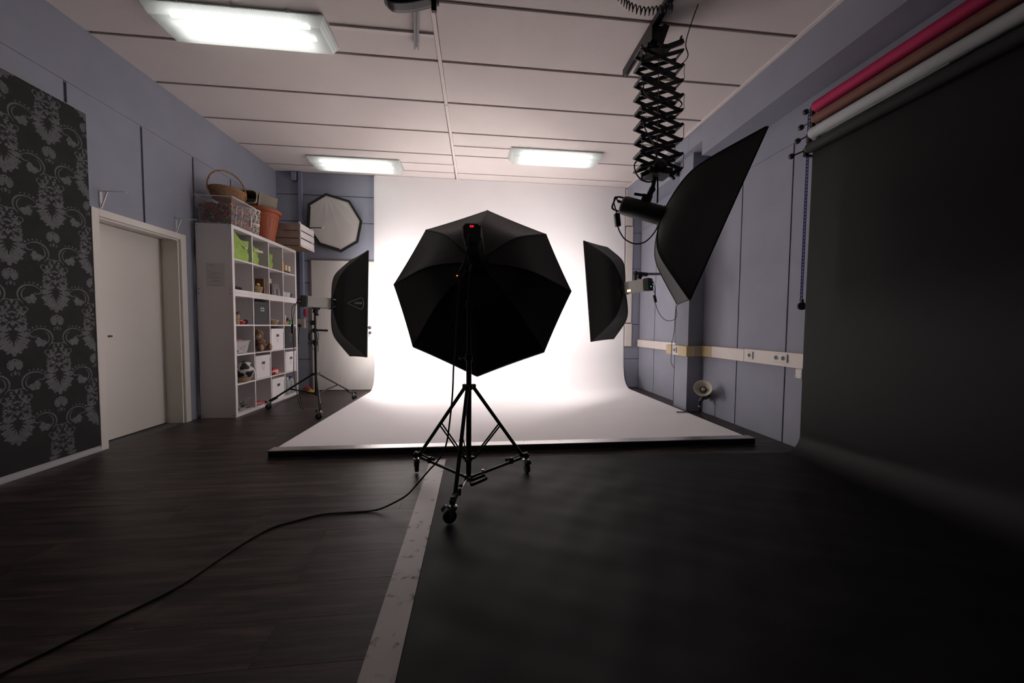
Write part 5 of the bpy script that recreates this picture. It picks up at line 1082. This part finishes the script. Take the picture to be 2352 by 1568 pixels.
# --- bottom row
y0, y1, z = cell_('L', 0, 0); y0 += .075
pp = thing('tinsel_heap', (SX - .08, y0 + .09, z), 'heap of black and white tinsel strands at the bottom left of the shelf', 'decoration')
pb = MB(); pw = MB()
for k in range(150):
    a_ = random.uniform(0, 2 * pi); rr = abs(random.gauss(0, .055)); c0 = Vector((SX - .085 + .6 * rr * cos(a_), y0 + .095 + rr * sin(a_) * .9, z + random.uniform(.004, .10) * (1 - rr / .2))); d = Vector((random.gauss(0, 1), random.gauss(0, 1), random.gauss(.1, .6))).normalized() * random.uniform(.02, .045)
    pts = [c0, c0 + d * .5 + Vector((0, 0, .006)), c0 + d]; pts = [Vector((min(p.x, SX - .004), max(p.y, y0 - .065), max(p.z, z + .003))) for p in pts]
    (pb if k % 2 else pw).tube(pts, .0032, 4)
pb.build('dark_strands', BLKP, pp)['kind'] = 'stuff'; pw.build('pale_strands', mat('tinsel_white', (.62, .64, .62), .4), pp)['kind'] = 'stuff'
t = thing('rope_ring', (SX - .05, y0 + .2, z), 'thin tan rope ring leaning behind the tinsel heap', 'ring')
MB().tube([(SX - .05 + .01 * sin(k * pi / 10), y0 + .190 + .062 * cos(k * pi / 10), z + .068 + .060 * sin(k * pi / 10)) for k in range(20)], .004, 6, close=True).build('rope', WIC, t)
y0, y1, z = cell_('L', 1, 0)
tag(MB().tube(curve([(SX - .20, y0 + .02, z + .03), (SX - .10, y0 + .05, z + .045), (SX - .04, y0 + .12, z + .05), (SX - .015, y0 + .19, z + .04), (SX + .012, y0 + .215, z + .006), (SX + .03, y0 + .20, z - .03), (SX + .035, y0 + .18, .012)]), .009, 8).tube(curve([(SX - .2, y0 + .05, z + .01), (SX - .08, y0 + .03, z + .012), (SX - .02, y0 + .10, z + .010), (SX - .03, y0 + .2, z + .01)]), .008, 8).build('lead', RD), 'red cord curling out of the second bottom compartment onto the floor', 'cord')
y0, y1, z = cell_('L', 3, 0)
CAN = mat('canister_milky', (.50, .54, .56), .3, trans=.35)
for yy, capm, capc, lab in ((y0 + .135, WHT, 'white', 'milky plastic canister with white cap in the bottom right compartment'), (y0 + .255, mat('cap_blue', lin(45, 60, 150), .4), 'blue', 'milky plastic canister with blue cap in the bottom right compartment')):
    t = thing('canister', (SX - .08, yy, z), lab, 'canister')
    MB().lathe((SX - .055, yy, z), [(0, 0), (.046, 0), (.050, .012), (.050, .17), (.044, .205), (.022, .225), (.020, .238), (0, .238)], 20, sy=1.05).build('canister_body', CAN, t)
    MB().lathe((SX - .055, yy, z + .238), [(.024, 0), (.024, .022), (0, .024)], 16).build('cap', capm, t)
    MB().tube(curve([(SX - .045, yy + .02, z + .222), (SX - .030, yy + .040, z + .215), (SX - .018, yy + .045, z + .17), (SX - .018, yy + .04, z + .13)]), .007, 6).build('grip', CAN, t)
# yellow and red cloth in the corner behind the shelf
dc = thing('duster', (-2.72, 6.1, 0), 'yellow and red cloth thing on the floor in the back corner behind the shelf', 'cloth')
MB().grid(14, 10, lambda a_, b_: Vector((-2.80 + .20 * a_, 6.02 + .14 * b_, .008 + .045 * sin(pi * a_) * sin(pi * b_) * (1 + .4 * sin(a_ * 11 + b_ * 7))))).build('yellow_cloth', mat('cloth_yellow', lin(170, 150, 60), .8), dc, solid=.006)
MB().grid(12, 8, lambda a_, b_: Vector((-2.84 + .12 * a_, 6.08 + .10 * b_, .055 + .05 * sin(pi * a_) * sin(pi * b_) * (1 + .3 * sin(a_ * 9))))).build('red_cloth', mat('cloth_red', lin(150, 40, 50), .8), dc, solid=.006)
tag(MB().box(-2.832, -2.808, YB - .06, YB - .035, 1.24, 1.38).build('red_tag', RD, bevel=.004, smooth=0), 'small red strip hanging beside the corner conduit above the socket', 'strip')
# ================================================================== ON TOP OF THE SHELF
ZT = 2.2808
# clear bin with coloured pieces
bn = thing('clear_bin', (-3.02, 4.69, ZT), 'see-through plastic bin full of coloured foam pieces on the shelf top', 'bin')
def clearm():
    m = bpy.data.materials.new('clear_plastic'); m.use_nodes = True; N = m.node_tree.nodes; L = m.node_tree.links; b = N['Principled BSDF']; b.inputs['Base Color'].default_value = (.62, .58, .58, 1); b.inputs['Roughness'].default_value = .25
    tr_ = N.new('ShaderNodeBsdfTransparent'); mx = N.new('ShaderNodeMixShader'); mx.inputs[0].default_value = .22; L.new(tr_.outputs[0], mx.inputs[1]); L.new(b.outputs[0], mx.inputs[2]); L.new(mx.outputs[0], N['Material Output'].inputs[0]); return m
CLR = clearm()
bx0, bx1, by0, by1, bh = -3.225, -2.825, 4.478, 4.915, .315; tp = .030
wl_ = MB(); zt_ = ZT + bh
lo4 = [(bx0 + tp, by0 + tp, ZT), (bx1 - tp, by0 + tp, ZT), (bx1 - tp, by1 - tp, ZT), (bx0 + tp, by1 - tp, ZT)]; hi4 = [(bx0, by0, zt_), (bx1, by0, zt_), (bx1, by1, zt_), (bx0, by1, zt_)]
wl_.add(lo4 + hi4, [(0, 1, 5, 4), (1, 2, 6, 5), (2, 3, 7, 6), (3, 0, 4, 7), (3, 2, 1, 0)]); wl_.build('bin_wall', CLR, bn, smooth=0)
rm = MB()
for a_, b_ in zip(hi4, hi4[1:] + hi4[:1]): rm.bar(a_, b_, .014, .008)
rm.build('bin_rim', mat('rim_milky', (.60, .58, .60), .35), bn, smooth=0)
cols = [('purple', lin(95, 42, 66)), ('magenta', lin(165, 62, 88)), ('yellow', lin(165, 150, 62)), ('green', lin(92, 118, 50)), ('blue', lin(48, 72, 96)), ('red', lin(172, 52, 50)), ('lilac', lin(115, 72, 100))]
for nm, cc in cols:
    b = MB()
    for k in range(95):
        h_ = random.random(); zz = ZT + .036 + h_ * .195; g = tp * (1 - h_ * .7) + .022
        side = random.random()
        xx = random.uniform(bx0 + g, bx1 - g); yy = random.uniform(by0 + g, by1 - g)
        if side < .42: yy = by0 + g
        elif side < .82: xx = bx1 - g
        elif side > .9: zz = ZT + .225 + random.random() * .012
        d = Vector((random.gauss(0, 1), random.gauss(0, 1), random.gauss(0, .7))).normalized(); p = Vector((xx, yy, zz)); q = d.orthogonal().normalized() * .012
        b.tube([p - d * .024, p - d * .008 + q, p + d * .008 + q, p + d * .024], .010, 7)
    b.build('foam_pieces', mat('foam_' + nm, cc, .8), bn, label=nm + ' foam pieces')['kind'] = 'stuff'
MB().box(bx1 - .012, bx1 - .008, 4.84, 4.852, ZT + .06, ZT + .20).build('price_strip', WHT, bn, smooth=0)
lt = MB()
for q in ((4.58, 4.585, .02, .24), (4.68, 4.685, .02, .24)): lt.hexa([(bx1 - tp + .001, q[0], ZT + q[2]), (bx1 - tp + .002, q[0], ZT + q[2]), (bx1 - tp + .002, q[1], ZT + q[2]), (bx1 - tp + .001, q[1], ZT + q[2]), (bx1 - .007, q[0], ZT + q[3]), (bx1 - .006, q[0], ZT + q[3]), (bx1 - .006, q[1], ZT + q[3]), (bx1 - .007, q[1], ZT + q[3])])
lt.build('moulded_line', mat('rim_milky', (.6, .58, .6), .35), bn, smooth=0)
# wicker basket with hoop handle on the bin
wk = thing('wicker_basket', (-3.01, 4.71, zt_), 'brown wicker basket with tall hoop handle standing on the clear bin', 'basket')
woven(wk, (-3.01, 4.700, zt_ + .0095), [(.150, .0), (.175, .05), (.198, .125)], .85, 1, WICD, 44, rows=12, rr=.0045)
MB().bar((-3.14, 4.60, zt_ + .007), (-2.88, 4.60, zt_ + .007), .012, .004).bar((-3.14, 4.80, zt_ + .007), (-2.88, 4.80, zt_ + .007), .012, .004).build('base_runner', WICD, wk, smooth=0)
hp2 = [Vector((-3.01 - .105 * cos(k * pi / 24), 4.700 - .178 * cos(k * pi / 24), zt_ + .11 + .255 * sin(k * pi / 24) ** .85)) for k in range(25)]
MB().tube([Vector((-3.095, 4.700 - .148, zt_ + .04))] + hp2 + [Vector((-2.925, 4.700 + .148, zt_ + .04))], .0085, 8).tube([p + Vector((.009 * cos(i * 1.9), 0, .009 * sin(i * 1.9))) for i, p in enumerate(hp2)], .0045, 6).build('hoop_handle', WICD, wk)
# script print bucket
bk_ = thing('paper_bucket', (-2.965, 5.03, ZT), 'round cream pot with black handwriting print between clear bin and terracotta pot', 'pot')
bcx, bcy, br0, br1, bhh = -2.955, 5.036, .092, .112, .325
MB().lathe((bcx, bcy, ZT), [(0, 0), (br0, 0), (br1, bhh), (br1 - .004, bhh), (br0 - .004, .01), (0, .01)], 36).build('pot_body', mat('pot_cream', (.60, .53, .45), .7, var=.04), bk_)
MB().tube([(bcx + cos(k * pi / 18) * (br1 - .001), bcy + sin(k * pi / 18) * (br1 - .001), ZT + bhh) for k in range(36)], .005, 6, close=True).build('white_rim', WHT, bk_)
ik = MB(); rs = random.Random(3)
def bpt(a_, h, off=.0008): r_ = br0 + (br1 - br0) * h / bhh + off; return Vector((bcx + cos(a_) * r_, bcy + sin(a_) * r_, ZT + h))
for row in range(13):
    h0 = .02 + row * .0235; a_ = -2.5 + rs.random() * .3
    if row in (5,): continue
    while a_ < 1.2:
        n_c = rs.randint(3, 7); pts = []
        for k in range(n_c * 4): pts.append(bpt(a_ + k * .012 + .012 * sin(k * 1.9 + row), h0 + .008 * sin(k * 1.35 + row * 2) + (.010 if rs.random() < .12 else 0)))
        ik.tube(pts, .0011 if row % 3 else .0017, 4); a_ += n_c * .048 + rs.uniform(.03, .22)
ik.build('script_print', BLK, bk_)['kind'] = 'stuff'
# terracotta pot
tp_ = thing('terracotta_pot', (-2.99, 5.37, ZT), 'large terracotta plastic pot on the shelf top', 'pot')
TC = mat('terracotta', lin(156, 78, 47), .55, var=.05, scale=5); px_, py_ = -3.005, 5.375
MB().lathe((px_, py_, ZT), [(0, 0), (.150, 0), (.156, .05), (.152, .052), (.158, .06), (.200, .32), (.206, .325), (.208, .385), (.236, .388), (.240, .40), (.238, .428), (.228, .432), (.205, .40), (.150, .02), (0, .02)], 48).build('pot_body', TC, tp_)
rbm = MB()
for k in range(24):
    a_ = 2 * pi * k / 24; rbm.tube([(px_ + cos(a_) * (.157 + .043 * q), py_ + sin(a_) * (.157 + .043 * q), ZT + .075 + .235 * q) for q in (0, .2, .4, .6, .8, 1)], [.001, .0025, .003, .003, .0025, .001], 6)
rbm.build('fluting', TC, tp_)
# striped fabric baskets lying in the pot
STR = mat('striped_fabric', (.42, .38, .31), .8)
def stripes(m, scale, c1, c2):
    N = m.node_tree.nodes; L = m.node_tree.links; tc = N.new('ShaderNodeTexCoord'); wv = N.new('ShaderNodeTexWave'); wv.bands_direction = 'Z'; wv.inputs['Scale'].default_value = scale; wv.inputs['Distortion'].default_value = .6; L.new(tc.outputs['Object'], wv.inputs[0])
    rp = N.new('ShaderNodeValToRGB'); L.new(wv.outputs[1], rp.inputs[0]); e = rp.color_ramp.elements; e[0].position = .25; e[0].color = (*c1, 1); e[1].position = .5; e[1].color = (*c2, 1); L.new(rp.outputs[0], N['Principled BSDF'].inputs['Base Color'])
stripes(STR, 22, (.13, .09, .075), (.50, .45, .36)); LNG = mat('lining_brown', (.14, .115, .085), .85, var=.2)
def fbasket(loc, rotm, lab, sx, sy, h_):
    t = thing('fabric_basket', loc, lab, 'basket'); c = Vector((0, 0, 0)); o_ = MB(); i_ = MB()
    def P(a_, q, g): n_ = .55; x = math.copysign(abs(cos(a_)) ** n_, cos(a_)) * sx * (.78 + .22 * q) * g; y = math.copysign(abs(sin(a_)) ** n_, sin(a_)) * sy * (.78 + .22 * q) * g; return rotm @ Vector((x, y, h_ * q)) + Vector(loc)
    o_.grid(41, 7, lambda u, v: P(2 * pi * u, v, 1)).build('outer_cloth', STR, t, smooth=60); i_.grid(41, 7, lambda u, v: P(2 * pi * u, .02 + .98 * v, .96)).build('lining', LNG, t, smooth=60)
    b = MB(); b.add([P(2 * pi * k / 40, 0, 1) for k in range(40)], [tuple(range(40))]); b.build('basket_bottom', STR, t, smooth=0)
    MB().tube([P(2 * pi * k / 40, 1, .98) for k in range(40)], .006, 6, close=True).build('piping', mat('piping_cream', (.50, .45, .33), .7), t)
fbasket((-2.84, 5.44, 2.805), Matrix.Rotation(R(-56), 3, 'Z') @ Matrix.Rotation(R(84), 3, 'X'), 'striped beige fabric basket lying on its side on the terracotta pot', .125, .115, .21)
fbasket((-3.10, 5.36, 2.80), Matrix.Rotation(R(8), 3, 'Z') @ Matrix.Rotation(R(80), 3, 'X'), 'second fabric basket with brown lining lying behind the striped one', .12, .095, .19)
# white crate
cr_ = thing('wooden_crate', (-2.91, 5.83, ZT), 'white painted wooden crate overhanging the right end of the shelf top', 'crate')
CW_ = mat('crate_white', (.66, .61, .60), .75, var=.08, scale=10, stretch=(1, .4, 3), bump=.2, bscale=30); CB = mat('crate_raw_wood', (.15, .085, .045), .8, var=.25, scale=8, stretch=(1, 6, 6)); CS = mat('crate_side', (.30, .235, .205), .8, var=.15, scale=8)
cx0, cx1, cy0, cy1, cz0, czh = -3.20, -2.60, 5.612, 6.06, ZT, .345
for k in range(3):
    z0 = cz0 + .026 + k * .110
    MB().box(cx1 - .012, cx1, cy0 + .002, cy1, z0, z0 + .092).build('slat', CW_, cr_, bevel=.002, smooth=0)
    MB().box(cx0, cx0 + .012, cy0 + .002, cy1, z0, z0 + .092).build('slat', CS, cr_, bevel=.002, smooth=0)
    MB().box(cx0 + .013, cx1 - .013, cy0, cy0 + .012, z0 - .012, z0 + .086).build('slat', CS, cr_, bevel=.002, smooth=0, label='bare brownish end slat')
    MB().box(cx0 + .013, cx1 - .013, cy1 - .012, cy1, z0 - .012, z0 + .086).build('slat', CS, cr_, bevel=.002, smooth=0, label='bare brownish end slat')
for yy in (cy0 + .013, cy1 - .040):
    MB().box(cx1 - .037, cx1 - .0125, yy, yy + .027, cz0 + .012, cz0 + czh + .02).build('corner_post', CW_, cr_, bevel=.002, smooth=0); MB().box(cx0 + .0125, cx0 + .037, yy, yy + .027, cz0 + .012, cz0 + czh).build('corner_post', CS, cr_, bevel=.002, smooth=0)
for k in range(4): MB().box(cx0 + .012 + k * .146, cx0 + .012 + k * .146 + .128, cy0 + .004, cy1 - .004, cz0 + .0005, cz0 + .011).build('bottom_board', CB, cr_, bevel=.002, smooth=0)
MB().box(cx1 - .006, cx1 + .004, cy0, cy1, cz0 - .0, cz0 + .020).build('bottom_rail', CW_, cr_, bevel=.002, smooth=0)
MB().add([(cx0 + .15, cy0 + .03, cz0 + .34), (cx0 + .15, cy0 + .03, cz0 + .02), (cx1 - .05, cy0 + .03, cz0 + .02), (cx1 - .05, cy0 + .03, cz0 + .22), (cx1 - .2, cy0 + .03, cz0 + .25), (cx0 + .3, cy0 + .03, cz0 + .22)], [(0, 1, 2, 3, 4, 5)]).build('paper_liner', mat('liner_grey', (.35, .33, .33), .8, bump=.5, bscale=20), cr_, smooth=0, solid=.004)
tg = random.Random(5); bt_ = MB()
x = cx0 + .10
while x < cx1 - .10: w3 = tg.uniform(.008, .022); bt_.box(x, x + w3, cy0 - .0012, cy0 - .0002, cz0 + .128, cz0 + .150); x += w3 + .006
tag(MB().ball((-2.80, 5.83, cz0 + .15), .075, 18, 12, (1.1, 1.2, .9)).ball((-2.88, 5.75, cz0 + .11), .07, 16, 10, (1, 1.1, .9)).build('brown_cloth_bundle', mat('bundle_brown', (.16, .10, .07), .9, var=.4, bump=.6, bscale=30)), 'brown bundle visible through the gap of the white crate', 'bundle')
